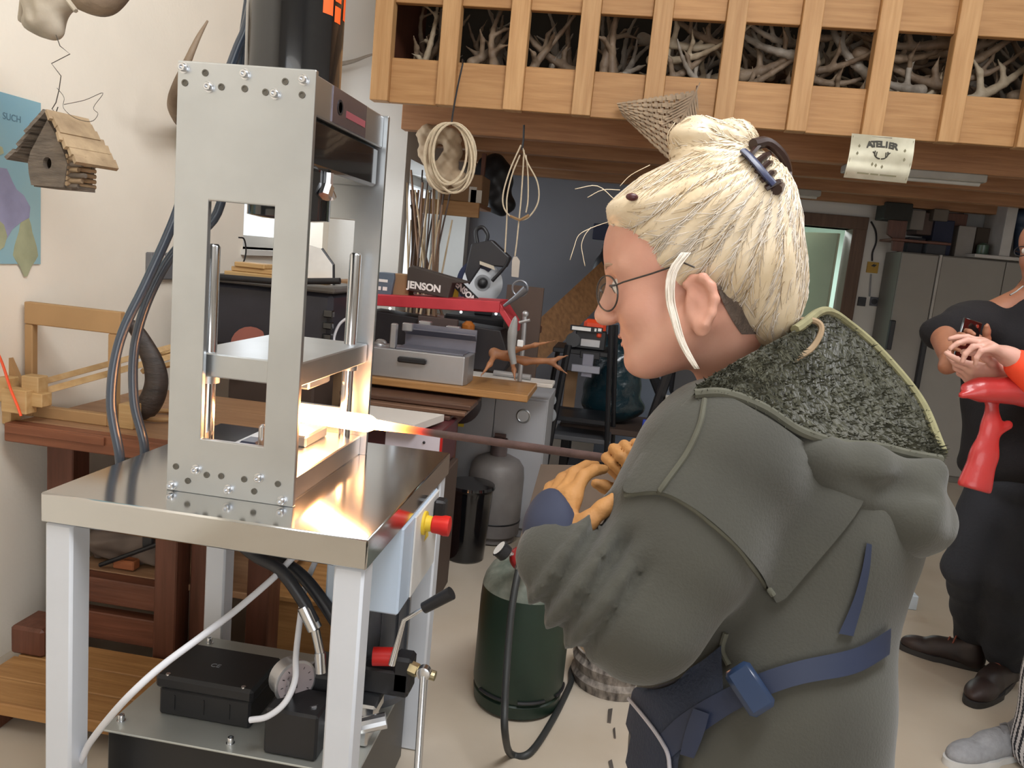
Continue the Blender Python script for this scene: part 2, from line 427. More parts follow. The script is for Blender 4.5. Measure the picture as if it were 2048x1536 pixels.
struct('wall_front', join(box(WL-.4, -.4, -4.2, -4.0, 0, ZC), box(3.6, XR+.2, -4.2, -4.0, 0, ZC), box(-.4, 3.6, -4.2, -4.0, 3.2, ZC)), m_white)
DX0, DX1, DZ = 1.10, 1.97, 2.08
struct('wall_back', join(box(WS-.4, .55, YB, YB+.2, 0, ZC)), m_shaded_wall)
struct('wall_back_door_side', join(box(.55, DX0, YB, YB+.2, 0, ZC), box(DX1, XR, YB, YB+.2, 0, ZC), box(DX0, DX1, YB, YB+.2, DZ, ZC)), m_white)
struct('wall_corridor', join(box(-.2, XR, 10.0, 10.2, 0, ZC), box(.2, .4, YB+.2, 10.0, 0, ZC)), mat('mint corridor paint', 'cfe3dc', .9, var=.02))
def window(n, x, y0, y1, z0, z1, mull):
    fr = struct('window_%d' % n, join(box(x, x+.06, y0, y1, z0, z0+.07), box(x, x+.06, y0, y1, z1-.07, z1), box(x, x+.06, y0, y0+.06, z0+.07, z1-.07), box(x, x+.06, y1-.06, y1, z0+.07, z1-.07), *[box(x+.005, x+.055, q-.03, q+.03, z0+.07, z1-.07) for q in mull]), mat('white window frame', 'e4e4e0', .5, var=.02))
    part('pane', box(x+.025, x+.031, y0+.06, y1-.06, z0+.07, z1-.07), m_glass, fr)
    return fr
window(1, WL-.37, *W1, [4.5]); window(2, WS-.37, *W2, [6.33])
struct('trim_1', box(WL-.40, WL+.03, W1[0]-.02, W1[1]+.02, W1[2]-.03, W1[2]), m_white)
# doorway with timber frame, leaf open into the corridor
dr = struct('door_1', join(bevbox(DX1-.02, DX1+.10, YB-.04, YB+.22, 0, DZ+.1), bevbox(DX0-.12, DX0+.02, YB-.04, YB+.22, 0, DZ+.1), bevbox(DX0-.12, DX1+.10, YB-.045, YB+.22, DZ, DZ+.11)), wood('door frame timber', '6d5240', '584031', 'z'))
lf = bevbox(0, .80, -.02, .02, .02, DZ-.03).xf(Matrix.Translation((DX1-.06, YB+.24, 0)) @ Matrix.Rotation(math.radians(135), 4, 'Z'))
part('leaf', lf, mat('pale green door leaf', 'a9ae98', .5, var=.03), dr)
t = thing('corridor_picture', 'small dark framed picture on the mint corridor wall beyond the doorway', 'picture', onY(1601, 560, 9.98)); x0, x1, z0, z1 = span(1590, 488, 1613, 548, 9.98)
part('frame', plate_hole(x0, x1, z0, z1, x0+.02, x1-.02, z0+.02, z1-.02, 9.965, 9.998), m_black, t); part('print', box(x0+.02, x1-.02, 9.975, 9.99, z0+.02, z1-.02), mat('dark print', '5a5348', .6, var=.4, vscale=9), t)

# ------------------------------------------------------------------ loft gallery (timber) : posts, rail boards, fascia, joists, deck
YM = 4.4
loft = thing('loft_gallery', 'pine loft gallery with boarded rail and square openings full of antlers', 'gallery', (0, YM, 2.3))
px_posts = [-1.44+.371*i for i in range(16)]
ZB, Z1, Z2, Z3 = 2.325, 2.56, 2.845, 3.3
for i, x in enumerate(px_posts):
    part('post', bevbox(x-.05, x+.05, YM-.035, YM+.045, ZB, Z3+.1, .003), m_wz, loft)
for i in range(len(px_posts)-1):
    a, b = px_posts[i]+.05, px_posts[i+1]-.05
    part('fascia_board', bevbox(a, b, YM, YM+.045, ZB+.003*(i % 3), Z1-.002*(i % 2), .003), m_wx, loft)
    part('rail_board', bevbox(a, b, YM, YM+.045, Z2+.002*(i % 2), Z3, .003), m_wx, loft)
    part('rail_board', bevbox(a, b, YM, YM+.045, Z3+.01, ZC-.6, .003), m_wx, loft)
x0, x1 = px_posts[0]-.05, px_posts[-1]+.05
for k, yj in enumerate((5.05, 5.75, 6.5, 7.2)):
    part('joist', bevbox(max(x0, WS+.004), x1, yj-.05, yj+.05, ZB-.05+.03*k*0, ZB+.12, .004), m_joist, loft)
for k in range(9):
    y0 = YM+.05+k*.335; part('deck_board', bevbox(max(x0, WS+.004) if y0 > 5 else x0, x1, y0, y0+.33, ZB+.121, ZB+.15, .002), m_deck, loft)
part('shade_board', box(x0, x1, 5.3, 5.34, ZB+.151, 3.3), mat('dark loft shade', '37332d', .9, var=.3), loft)  # added dark sheet standing in for the shade behind the antlers
part('end_board', box(x0, x0+.03, YM+.05, 5.3, ZB+.151, 3.3), m_dw, loft)

# antlers : six shapes, each one mesh
def antler(seed, L=.62, r=.024):
    g = random.Random(seed); pts = []; n = 9; bend = g.uniform(.5, .95)
    for i in range(n):
        t = i/(n-1); pts.append(np.array([L*(t-.5*bend*t*t*.5), .06*math.sin(t*3+seed), L*bend*.55*t*t]))
    rs = [r*(1.15-.85*i/(n-1)) for i in range(n)]
    pr = [P_chain(pts, rs, .012), P_cap(pts[0]-np.array([.02, 0, 0]), pts[0], r*1.5, r*1.4, .01)]
    for k in (1, 3, 6)[:g.choice((2, 3, 3))]:
        b = pts[k]; s = g.uniform(.13, .24); d = unit([g.uniform(-.2, .5), g.uniform(-.7, .7), 1.0]); e = unit([d[0]-.4, d[1], d[2]*.9])
        pr.append(P_chain([b, b+d*s*.55, b+d*s*.55+e*s*.5], [rs[k]*.8, rs[k]*.6, .003], .016))
    m = sdf(pr, h=.0085, pad=.02); c = np.array(m.v).mean(0); m.v = [tuple(np.array(p)-c) for p in m.v]; return m
A_SH = [antler(s, L=.5+.05*(s % 4)) for s in (1, 2, 3, 4, 5, 6)]
A_PROTO = {}
ordn = ['first', 'second', 'third', 'fourth', 'fifth', 'sixth', 'seventh', 'eighth', 'ninth', 'tenth']
for b in range(10):
    cx = px_posts[b]+.186; dense = b >= 4
    for k in range(15 if dense else 8):
        s = rng.randrange(6); q = rng.choices((0, 1, 2), (5, 4, 2) if dense else (6, 3, 1))[0]; key = (s, q)
        z = Z1+.03+((k % 5)*.07+rng.uniform(0, .03) if dense else rng.uniform(.02, .2))
        y = YM+.24+(k//5)*.22 if dense else YM+.2+.09*k
        rot = (rng.uniform(-.45, .45), rng.uniform(-.5, .35), rng.choice((0, PI))+rng.uniform(-.4, .4)) if dense else (rng.uniform(-.7, .7)+rng.choice((0, PI))*0, rng.uniform(-1.5, -.3), rng.uniform(0, 6.28))
        loc = (cx+rng.uniform(-.08, .08), y, z); sc = rng.uniform(.75, 1.05)
        cn = ('brown', 'grey', 'bone-pale')[q]; lv = ('bottom', 'low', 'middle', 'high', 'top')[k % 5]
        lab = '%s shed antler, %s of the %s layer, %s loft opening from the left' % (cn, lv, ('front', 'middle', 'back')[k//5], ordn[b]) if dense else '%s upright shed antler, %s from the front, %s loft opening from the left' % (cn, ordn[k], ordn[b]); grp = 'antlers in the %s loft opening' % ordn[b]
        if key not in A_PROTO:
            o = part('antler', A_SH[s], m_antler[q], None, smooth='all', local=True); A_PROTO[key] = o
            o.location = loc; o.rotation_euler = rot; o.scale = (sc,)*3; tag(o, lab, 'antler', grp)
        else: tag(copy_thing(A_PROTO[key], loc, rot, lab, grp, sc), cat='antler')

# ------------------------------------------------------------------ things on the left wall
# map poster
m_map = mat('map print blue', '86b4c8', .6, col2='9fc0c4', vscale=2.2)
t = thing('wall_map', 'light blue paper map with pale land patches on the cream wall', 'map', (WL, 2.1, 1.3))
zt, zb = onX(82, 207, WL)[2], onX(82, 528, WL)[2]
part('sheet', box(WL+.002, WL+.006, 1.55, 2.51, zb, zt), m_map, t)
land = mat('map land tone', 'a8ac8c', .6, var=.15, vscale=14); mauve = mat('map violet tone', '9a9ab8', .6, var=.15, vscale=10)
for _k, (y, z, ry, rz, mm) in enumerate(((2.44, 1.43, .05, .09, land), (2.34, 1.56, .10, .10, mauve), (2.27, 1.46, .07, .1, land), (2.2, 1.72, .12, .05, land), (1.9, 1.6, .15, .2, land))):
    part('land_patch', prism([(ry*math.cos(a)*(1+.25*math.sin(3*a+y*9)), rz*math.sin(a)*(1+.2*math.cos(4*a))) for a in [2*PI*i/18 for i in range(18)]], .0006, frame((WL+.0061+.0007*_k, y, z), (0, 1, 0), (0, 0, 1), (1, 0, 0))), mm, t)
lettering('SUCH', .030, frame(onX(24, 236, WL+.0066), (0, 1, 0), (0, 0, 1), (1, 0, 0)), mat('map ink', '5f7f90', .7), t)
# birdhouse on its wire, hung from the skull
Yb = 1.9
bh = thing('birdhouse', 'rough driftwood birdhouse with a round hole hanging on twisted wire', 'birdhouse', onY(105, 375, Yb))
p0 = onY(105, 330, Yb); S = Yb/1580*1.02
rx = unit([1, -.25, 0]); ry = unit([.25, 1, 0])
def bhM(o): return frame(o, rx, np.array([0, 0, 1.]), -ry)
m_drift = mat('grey driftwood', '7c6f62', .9, col2='574d44', vscale=14, stretch=(1, 1, 5), bump=.6, bscale=30)
m_drift2 = mat('pale driftwood', 'b89f7e', .9, col2='8d765c', vscale=14, bump=.6, bscale=30)
Wd, Hh = .068, .11
front = [(-Wd, -.055), (Wd*.8, -.055), (Wd, .01), (.0, .115), (-Wd*1.1, .015)]
hp = [(.0155*math.cos(a)-.004, .0155*math.sin(a)+.003) for a in [2*PI*i/16 for i in range(16)]]
def ring_plate(poly, hole, th, M):
    import mathutils
    m = MB(); n = len(hole); out = []
    cx = sum(p[0] for p in hole)/n; cy = sum(p[1] for p in hole)/n
    for (x, y) in hole:
        a = math.atan2(y-cy, x-cx); best = 9
        for i in range(len(poly)):
            (x1, y1), (x2, y2) = poly[i], poly[(i+1) % len(poly)]
            d = (math.cos(a), math.sin(a)); ex, ey = x2-x1, y2-y1; den = d[0]*ey-d[1]*ex
            if abs(den) < 1e-9: continue
            tt = ((x1-cx)*ey-(y1-cy)*ex)/den; uu = ((x1-cx)*d[1]-(y1-cy)*d[0])/den
            if tt > 0 and -1e-6 <= uu <= 1+1e-6: best = min(best, tt)
        out.append((cx+best*math.cos(a), cy+best*math.sin(a)))
    v = [(x, y, z) for z in (0, th) for L in (hole, out) for x, y in L]
    f = []
    for i in range(n):
        j = (i+1) % n; f += [(i, j, n+j, n+i), (2*n+j, 2*n+i, 3*n+i, 3*n+j), (i, 2*n+i, 2*n+j, j), (n+i, n+j, 3*n+j, 3*n+i)]
    return m.add(v, f).xf(M)
part('front_wall', ring_plate(front, hp, .012, bhM(p0)), m_drift, bh)
part('back_wall', prism(front, .01, bhM(p0+ry*.07)), m_drift, bh)
part('floor_board', prism([(-Wd, -.058), (Wd, -.058), (Wd, -.048), (-Wd, -.048)], .07, frame(p0+ry*.07, rx, np.array([0, 0, 1.]), -ry)), m_drift, bh)
part('left_wall', prism([(-Wd-.004, -.05), (-Wd+.006, -.05), (-Wd+.004, .02), (-Wd-.008, .02)], .07, frame(p0+ry*.07, rx, np.array([0, 0, 1.]), -ry)), m_drift, bh)
for k in range(6):   # right side of stacked sticks, ends sticking out
    z = -.05+.0135*k; e = .02+.012*((k*7) % 3)
    part('stick', tube([p0+rx*(Wd*.35)+np.array([0, 0, z])-ry*.004, p0+rx*(Wd+e)+np.array([0, 0, z+.002])+ry*.004], .006, 7), m_drift2 if k % 2 else m_drift, bh, smooth=True)
    part('stick', tube([p0+rx*(Wd*.9)+np.array([0, 0, z+.006])-ry*.01, p0+rx*(Wd*.9)+np.array([0, 0, z+.006])+ry*.075], .006, 7), m_drift2, bh, smooth=True)
for sd in (-1, 1):
    for k in range(7):   # uneven roof shingles of weathered bark, from ridge to eaves
        t0, t1 = k/7, (k+1.3)/7; apx = np.array([0, 0, .125])
        ev = np.array([0, 0, .005]) + rx*(sd*(Wd*1.62)); a = p0+apx*(1-t0)+ev*t0; b = p0+apx*(1-t1)+ev*t1; j = rng.uniform(.006, .02)
        nrm = unit(rx*sd*.11+np.array([0, 0, .1])); q = [a-ry*(.012+j), a+ry*(.085+j), b+ry*(.085+j*.5), b-ry*(.014+j*1.4)]
        h_ = .008+.004*rng.random(); part('shingle', MB().add([x+nrm*.004 for x in q]+[x+nrm*(.004+h_) for x in q], [(3, 2, 1, 0), (4, 5, 6, 7), (0, 1, 5, 4), (1, 2, 6, 5), (2, 3, 7, 6), (3, 0, 4, 7)]), m_drift2 if sd > 0 else m_drift, bh)  # roof light put into the colour: lit right slope paler, left greyer
m_wire = mat('thin iron wire', '5b554e', .5, .7)
wp = [(112, 70), (120, 92), (140, 108), (103, 127), (122, 152), (118, 180), (112, 205), (104, 218), (112, 226), (116, 214), (108, 236)]
part('hanging_wire', tube([onY(x, y, Yb+.02) for x, y in wp], .0012, 5), m_wire, bh)
part('loose_wire', tube(spline([onY(x, y, Yb) for x, y in ((114, 176), (128, 195), (127, 216), (150, 236), (182, 243), (196, 228), (187, 215), (206, 186), (170, 200), (128, 209))], 5), .0008, 4), m_wire, bh)
# skull with horn core on the wall above
Sk = thing('animal_skull', 'pale animal skull with dark horn mounted high on the cream wall', 'skull', onY(100, 20, 1.95))
bone = mat('bone', 'cfc3b0', .7, col2='9a8d7c', vscale=8, bump=.3, bscale=30)
c = [onY(*q, 2.0) for q in ((80, -70), (95, -10), (92, 38), (108, 62), (60, 45), (135, -5))]
part('skull_bone', sdf([P_ell(c[0], (.09, .09, .09), k=.04), P_cap(c[1], c[2], .062, .045, .05), P_cap(c[2], c[3], .04, .016, .03), P_cap(c[4], c[3], .02, .013, .02), P_cap(c[1], c[5], .035, .03, .03), P_cap(onY(60, -30, 2.03), onY(45, 38, 2.03), .02, .012, .02)], [P_ell(onY(48, 20, 1.93), (.018, .03, .035), k=.01), P_ell(onY(98, 20, 1.9), (.012, .03, .014), k=.01)], h=.006), bone, Sk, smooth='all')
part('horn', tube(spline([onY(x, y, 2.0) for x, y in ((130, -40), (165, -12), (205, 4), (235, -10), (275, -60))], 6), [.05-.0012*i for i in range(25)], 10), m_antler[0], Sk, smooth=True)
part('ear_tag', tube([onY(132, -4, 1.94), onY(152, 22, 1.93)], .006, 6), bone, Sk, smooth=True)
# curved antler and shadow casting skull plate on the wall
An = thing('wall_antler', 'single curved brown antler tine rising above the press frame on the wall', 'antler', onX(345, 210, WL+.1))
pts = [onX(x, y, WL+d) for x, y, d in ((415, 42, .34), (395, 78, .33), (372, 130, .3), (354, 175, .25), (348, 205, .2), (356, 228, .13), (372, 250, .06), (380, 262, .01))]
part('beam', tube(spline(pts, 5), [.004+.0011*min(i, 26) for i in range(36)], 10), m_antler[0], An, smooth=True)
part('tine', tube(spline([onX(x, y, WL+d) for x, y, d in ((360, 245, .1), (420, 215, .22), (455, 160, .3), (470, 120, .34))], 5), [.022-.0011*i for i in range(16)], 8), m_antler[0], An, smooth=True)
part('skull_plate', sdf([P_ell(onX(392, 275, WL+.05), (.05, .09, .1), k=.03), P_cap(onX(400, 300, WL+.06), onX(415, 380, WL+.08), .05, .03, .04)], h=.01), bone, An, smooth='all')
t = thing('pointed_antler', 'grey pointed antler end sticking out beside the loft post', 'antler', onY(720, 122, 5.1))
part('beam', tube(spline([onY(x, y, 5.1) for x, y in ((560, 150), (640, 135), (700, 124), (735, 112), (762, 104))], 5), [.022-.0009*i for i in range(21)], 8), m_antler[1], t, smooth=True)
part('skull_plate', sdf([P_ell(onY(560, 155, 5.13), (.06, .06, .08), k=.02)], h=.012), bone, t, smooth='all')
# switch box
t = thing('thermostat', 'small grey switch box with pale cover on the wall left of the press', 'switch', onX(315, 555, WL))
a = onX(290, 530, WL); b = onX(345, 530, WL); zc = a[2]
part('back_box', bevbox(WL+.001, WL+.03, a[1], b[1]+.02, zc-.06, zc+.055, .004), mat('grey plastic', '6f6f72', .5), t)
part('cover', bevbox(WL+.03, WL+.036, a[1]+.015, a[1]+.09, zc-.045, zc+.045, .002), mat('pale plastic', 'cfc9c0', .5), t)

# ------------------------------------------------------------------ forging press on its stand
FX0, FX1, PY0, PY1 = -.977, -.672, 1.628, 2.135
TZ = .95
pr = thing('forging_press', 'upright hydraulic forging press of bolted steel plates on a stainless stand', 'press', (-.82, 1.9, 0))
part('table_top', bevbox(-1.195, -.455, 1.503, 2.285, TZ-.068, TZ, .004), m_table, pr, smooth=True)
for (x, y) in ((-1.192, 1.512), (-.528, 1.512), (-1.192, 2.214), (-.528, 2.214)):
    part('leg', bevbox(x, x+.066, y, y+.066, 0, TZ-.07, .006), m_greypaint, pr, smooth=True)
def side_plate(y0, y1):
    o = part('side_plate', plate_hole(FX0, FX1, TZ, 1.89, -.898, -.748, 1.08, 1.607, y0, y1), m_steel, pr, bev=.0025)
    return o
fp = side_plate(PY0, PY0+.014); bp_ = side_plate(PY1, PY1+.014)
def bolt(p, par, r=.0085, ax=(0, -1, 0), h=.011):
    ax = unit(ax); u, v, _ = basis(ax); p = np.asarray(p)
    washer = lathe([(r*1.35, 0), (r*1.35, .0022), (r, .0024), (r, h), (r*.88, h+.0012), (r*.5, h+.0012), (r*.45, h-.004)], p, 14, ax)
    return part('bolt', washer, m_zinc, par, smooth=True)
hole_m = mat('dark bolt hole', '6e6a62', .6, .8)
yF = PY0
for (x, z) in ((-.963, 1.875), (-.826, 1.871), (-.698, 1.868), (-.905, 1.840), (-.758, 1.836), (-.963, .963), (-.905, 1.008), (-.826, .972), (-.755, 1.008), (-.698, .963)):
    bolt((x, yF, z), fp)
for (x, z) in ((-.915, 1.868), (-.738, 1.862), (-.96, 1.845), (-.878, 1.842), (-.826, 1.842), (-.78, 1.838), (-.7, 1.838), (-.955, 1.008), (-.925, .978), (-.88, .998), (-.845, 1.0), (-.79, 1.0), (-.765, .975), (-.71, 1.0)):
    part('bolt_hole', lathe([(.0072, 0), (.0072, .0012), (.0045, .0012), (.004, -.001)], (x, yF-.0004, z), 12, (0, -1, 0)), hole_m, fp, smooth=True)
part('base_bar', bevbox(-.955, -.69, PY0+.014, PY1, TZ, 1.005, .003), m_steel, pr)
part('top_block', bevbox(-.965, -.684, PY0+.014, PY1, 1.805, 1.888, .003), m_steel, pr)
part('cylinder_flange', bevbox(-.955, -.69, PY0+.03, PY1-.01, 1.70, 1.804, .008), m_blackgloss, pr)
part('cylinder_barrel', lathe([(.10, 1.888), (.112, 1.889), (.112, 2.62), (.105, 2.66), (.04, 2.68)], (-.835, 1.885, 0), 40), m_blackgloss, pr, smooth=True)
part('lower_barrel', lathe([(.06, 1.585), (.095, 1.59), (.095, 1.70)], (-.80, 1.82, 0), 32), m_blackgloss, pr, smooth=True)
part('ram', cyl((-.82, 1.885, 1.275), (-.82, 1.885, 1.59), .035, 24), m_steel2, pr, smooth=True)
m_or = mat('orange sticker', 'ee5a1c', .5)
for (z0, z1, a0, a1) in ((2.055, 2.25, -.62, -.36), (2.045, 2.08, -.30, -.08), (2.09, 2.25, -.30, -.08), (2.06, 2.25, .05, .25)):
    n = 6; v = [(-.835+.1128*math.cos(a0+(a1-a0)*i/n), 1.885+.1128*math.sin(a0+(a1-a0)*i/n), z) for z in (z0, z1) for i in range(n+1)]
    part('sticker', MB().add(v, [(i, i+1, n+2+i, n+1+i) for i in range(n)]), m_or, pr)
# type plate on the block's side
tp = part('type_plate', bevbox(-.6845, -.6815, 1.755, 1.985, 1.808, 1.886, .001), mat('violet anodised plate', '8d8590', .25, .9), pr)
ML = frame((-.6810, 1.87, 1.847), (0, 1, 0), (0, 0, 1), (1, 0, 0))
part('emblem', lathe([(.017, 0), (.017, .001), (.012, .001), (.012, 0)], (-.6812, 1.80, 1.847), 20, (1, 0, 0)), m_black, pr)
part('red_band', box(-.6814, -.6806, 1.84, 1.975, 1.832, 1.848), mat('dull red print', '8c4a52', .4), pr)
part('fitting', join(cyl((-.70, 1.80, 1.70), (-.70, 1.80, 1.668), .012, 8), cyl((-.70, 1.80, 1.668), (-.70, 1.785, 1.645), .016, 8), cyl((-.70, 1.80, 1.668), (-.695, 1.82, 1.645), .010, 8)), m_zinc, pr)
# moving platen, guide rods, dies
part('moving_platen', bevbox(-.958, -.686, PY0+.028, PY1-.006, 1.218, 1.272, .003), m_steel, pr)
for x, y, zt in ((-.915, 1.685, 1.515), (-.735, 1.69, 1.52), (-.905, 2.085, 1.52), (-.722, 2.085, 1.52)):
    part('guide_rod', lathe([(.0165, 1.003), (.0165, zt-.006), (.012, zt)], (x, y, 0), 20), m_steel2, pr, smooth=True)
for x, y in ((-.915, 1.685), (-.735, 1.69), (-.905, 2.085), (-.722, 2.085)):
    part('guide_bush', lathe([(.025, 1.2), (.025, 1.217), (.018, 1.217), (.018, 1.2)], (x, y, 0), 20), m_steel, pr, smooth=True)
part('upper_die', bevbox(-.87, -.77, 1.93, 2.08, 1.16, 1.218, .005), m_steel, pr)
part('lower_die', bevbox(-.87, -.77, 1.93, 2.08, 1.005, 1.036, .005), m_steel, pr)
part('die_clamp', bevbox(-.845, -.80, 1.70, 1.76, 1.005, 1.066, .006), mat('dark blue steel', '3c4254', .35, .6), pr)
part('stop_post', lathe([(.017, 1.005), (.017, 1.07), (.009, 1.072), (.009, 1.115), (.004, 1.12)], (-.772, 1.672, 0), 16), m_steel2, pr, smooth=True)
kn = part('star_knob', sdf([P_cap((-.855, 1.665, 1.005), (-.855, 1.665, 1.03), .01, k=.006)]+[P_cap((-.855, 1.665, 1.035), (-.855+.022*math.cos(a), 1.665+.022*math.sin(a), 1.035), .008, .007, .006) for a in [PI*2*i/5 for i in range(5)]], h=.003, pad=.01), m_zinc, pr, smooth='all')
# control box under the table's right edge
cb = part('control_box', bevbox(-.64, -.452, 1.78, 2.14, .655, TZ-.069, .005), mat('light blue grey enamel', 'b7c6d8', .35, var=.02), pr)
part('front_panel', bevbox(-.4525, -.447, 1.88, 2.135, .66, TZ-.072, .002), mat('pale panel', 'cfcdca', .4), cb)
part('estop_base', lathe([(.032, 0), (.032, .006), (.022, .008), (.020, .024), (.021, .026)], (-.447, 1.965, .835), 24, (1, 0, 0)), m_yellow, cb, smooth=True)
part('estop_button', lathe([(.017, .02), (.023, .026), (.0245, .046), (.0275, .056), (.0265, .070), (.015, .073)], (-.447, 1.965, .835), 24, (1, 0, 0)), m_red, cb, smooth=True)
part('switch', bevbox(-.447, -.415, 2.07, 2.115, .80, .865, .006), m_black, cb)
part('warning_label', MB().add([(-.4466, 1.985, .775), (-.4466, 2.035, .775), (-.4466, 2.01, .815)], [(0, 1, 2)]), m_yellow, cb)

# ------------------------------------------------------------------ hot bar
rA = at(1292, 928, 1.42); rB = np.array([-.90, 1.868, 1.102]); rM = np.array([-.7705, 1.99, 1.0803])
rB = rM+(rM-rA)/np.linalg.norm(rM-rA)*.16
n = 92; pts = [rB+(rA-rB)*(i/(n-1)) for i in range(n)]; L = np.linalg.norm(rA-rB); rad = []
for i in range(n):
    s = i/(n-1)*L; rad.append(.028 if s < .385 else .028-(s-.385)*.5 if s < .408 else max(.0105, .0165-(s-.408)*.035))
m = tube(pts, rad, 16, flat=.8)
m_hot = bpy.data.materials.new('glowing steel'); m_hot.use_nodes = True; nt = m_hot.node_tree; b = nt.nodes['Principled BSDF']
b.inputs['Base Color'].default_value = lin('4a3a36'); b.inputs['Roughness'].default_value = .7
tcn = nt.nodes.new('ShaderNodeTexCoord'); dt = nt.nodes.new('ShaderNodeVectorMath'); dt.operation = 'DOT_PRODUCT'
_ax = (rA-rB)/L; dt.inputs[1].default_value = _ax; _o = float((pts[n//2]-rB)@_ax)
mrn = nt.nodes.new('ShaderNodeMapRange'); mrn.inputs[1].default_value = .44-_o; mrn.inputs[2].default_value = .66-_o; mrn.inputs[3].default_value = 1; mrn.inputs[4].default_value = 0
nt.links.new(tcn.outputs['Object'], dt.inputs[0]); nt.links.new(dt.outputs['Value'], mrn.inputs[0])
r1 = nt.nodes.new('ShaderNodeValToRGB'); e = r1.color_ramp.elements
e[0].position = 0; e[0].color = (0, 0, 0, 1); e[1].position = 1; e[1].color = (1, .44, .17, 1)
for p, c in ((.25, (.35, .012, .006, 1)), (.5, (1, .10, .02, 1)), (.78, (1, .28, .06, 1))): q = e.new(p); q.color = c
mu = nt.nodes.new('ShaderNodeMath'); mu.operation = 'POWER'; mu.inputs[1].default_value = 2.2
m2 = nt.nodes.new('ShaderNodeMath'); m2.operation = 'MULTIPLY'; m2.inputs[1].default_value = 32
nt.links.new(mrn.outputs[0], r1.inputs[0]); nt.links.new(mrn.outputs[0], mu.inputs[0]); nt.links.new(mu.outputs[0], m2.inputs[0])
nt.links.new(r1.outputs[0], b.inputs['Emission Color']); nt.links.new(m2.outputs[0], b.inputs['Emission Strength'])
bar = thing('steel_bar', 'long steel bar with a white-hot end under the press, held in gloves', 'bar', pts[n//2])
cut = next(i for i in range(n) if i/(n-1)*L > .68)
def seg(i0, i1): return tube(pts[i0:i1+1], rad[i0:i1+1], 16, flat=.8)
hot = part('hot_end', seg(0, cut), m_hot, bar, smooth=True, label='glowing white to orange end')
part('cold_end', seg(cut, n-1), m_iron, bar, smooth=True)

# ------------------------------------------------------------------ hydraulic hoses at the press's left
def hose(name, label, pts, r, m, cat='hose', n=10, sp=8, group=None, ends=None):
    t = thing(name, label, cat, pts[len(pts)//2], group)
    part('sheath', tube(spline(pts, sp), r, n), m, t, smooth=True)
    if ends:
        for a, b_, rr in ends: part('ferrule', cyl(a, b_, rr, 12), m_zinc, t, smooth=True)
    return t
h1 = [np.array([-.905, 1.97, 2.64]), onY(505, 0, 2.0), onY(470, 110, 2.0), onY(385, 330, 1.98), onY(348, 440, 1.96), onY(295, 560, 1.93), onY(240, 680, 1.88), onY(222, 800, 1.855), np.array([-1.245, 1.851, .95]), np.array([-1.235, 1.86, .84]), np.array([-1.15, 1.84, .80])]
h2 = [np.array([-.92, 1.93, 2.60]), onY(492, 40, 2.06), onY(462, 250, 2.08), onY(435, 425, 2.08), onY(352, 500, 2.04), onY(300, 590, 2.0), onY(270, 690, 1.985), onY(268, 800, 1.97), np.array([-1.25, 1.967, .95]), np.array([-1.24, 1.97, .84]), np.array([-1.15, 1.95, .80])]
hose('hydraulic_hose', 'outer blue-grey hydraulic hose curving down left of the press', h1, .0125, m_hose)
hose('hydraulic_hose', 'inner blue-grey hydraulic hose curving down behind the press plate', h2, .0125, m_hose)

# ------------------------------------------------------------------ hydraulic power unit under the stand
TT = .30
pu = thing('power_unit', 'black hydraulic power unit with galvanised lid standing under the press table', 'power unit', (-.82, 1.9, 0))
part('tank', bevbox(-1.14, -.50, 1.665, 2.15, .02, TT-.006, .006), mat('black tank paint', '17181a', .35, var=.2), pu)
lid = part('lid', bevbox(-1.15, -.49, 1.655, 2.16, TT-.006, TT, .002), mat('galvanised lid', 'b4b6b1', .4, .6, var=.15, vscale=3), pu)
for (x, y) in ((-1.125, 1.70), (-.826, 1.69), (-1.12, 2.125), (-.975, 2.07), (-.53, 1.70), (-.53, 2.12)):
    bolt((x, y, TT), lid, .008, (0, 0, 1), .016)
jx0, jx1, jy0, jy1 = -1.065, -.80, 1.745, 1.925
jb = part('junction_box', bevbox(jx0+.008, jx1-.008, jy0+.008, jy1-.008, TT, TT+.075, .006), m_black, pu)
part('junction_lid', bevbox(jx0, jx1, jy0, jy1, TT+.076, TT+.112, .008), m_black, jb)
for x in (jx0+.03, jx1-.03): part('lid_screw', cyl((x, jy0+.012, TT+.11), (x, jy0+.012, TT+.1145), .006, 10), m_zinc, jb)
for x in (jx0+.05, jx0+.13, jx0+.2): part('rib', box(x, x+.003, jy0+.006, jy0+.008, TT+.02, TT+.06), m_black, jb)
lettering('CE', .022, frame((-.945, 1.83, TT+.1125), (1, 0, 0), (0, 1, 0), (0, 0, 1)), mat('pale print', '83868c', .5), jb)
gb = part('manifold', bevbox(-.735, -.60, 1.675, 1.79, TT, TT+.12, .006), m_black, pu)
part('manifold_block', bevbox(-.69, -.545, 1.80, 1.93, TT, TT+.15, .006), mat('cast iron', '4a4b4e', .4, .6), pu)
part('lower_valve', join(bevbox(-.63, -.50, 1.76, 1.86, TT+.001, TT+.055, .006), bevbox(-.58, -.495, 1.80, 1.88, TT+.056, TT+.09, .006), cyl((-.52, 1.76, TT+.06), (-.46, 1.78, TT+.075), .02, 12)), m_zinc, pu)
part('hex_fitting', join(cyl((-.70, 1.74, TT+.12), (-.695, 1.735, TT+.17), .012, 6), cyl((-.665, 1.73, TT+.115), (-.65, 1.71, TT+.03), .014, 6), cyl((-.63, 1.72, TT+.12), (-.61, 1.70, TT+.05), .012, 6)), m_zinc, pu)
gc = np.array([-.70, 1.765, .447]); ga = unit([.75, -.62, .05])
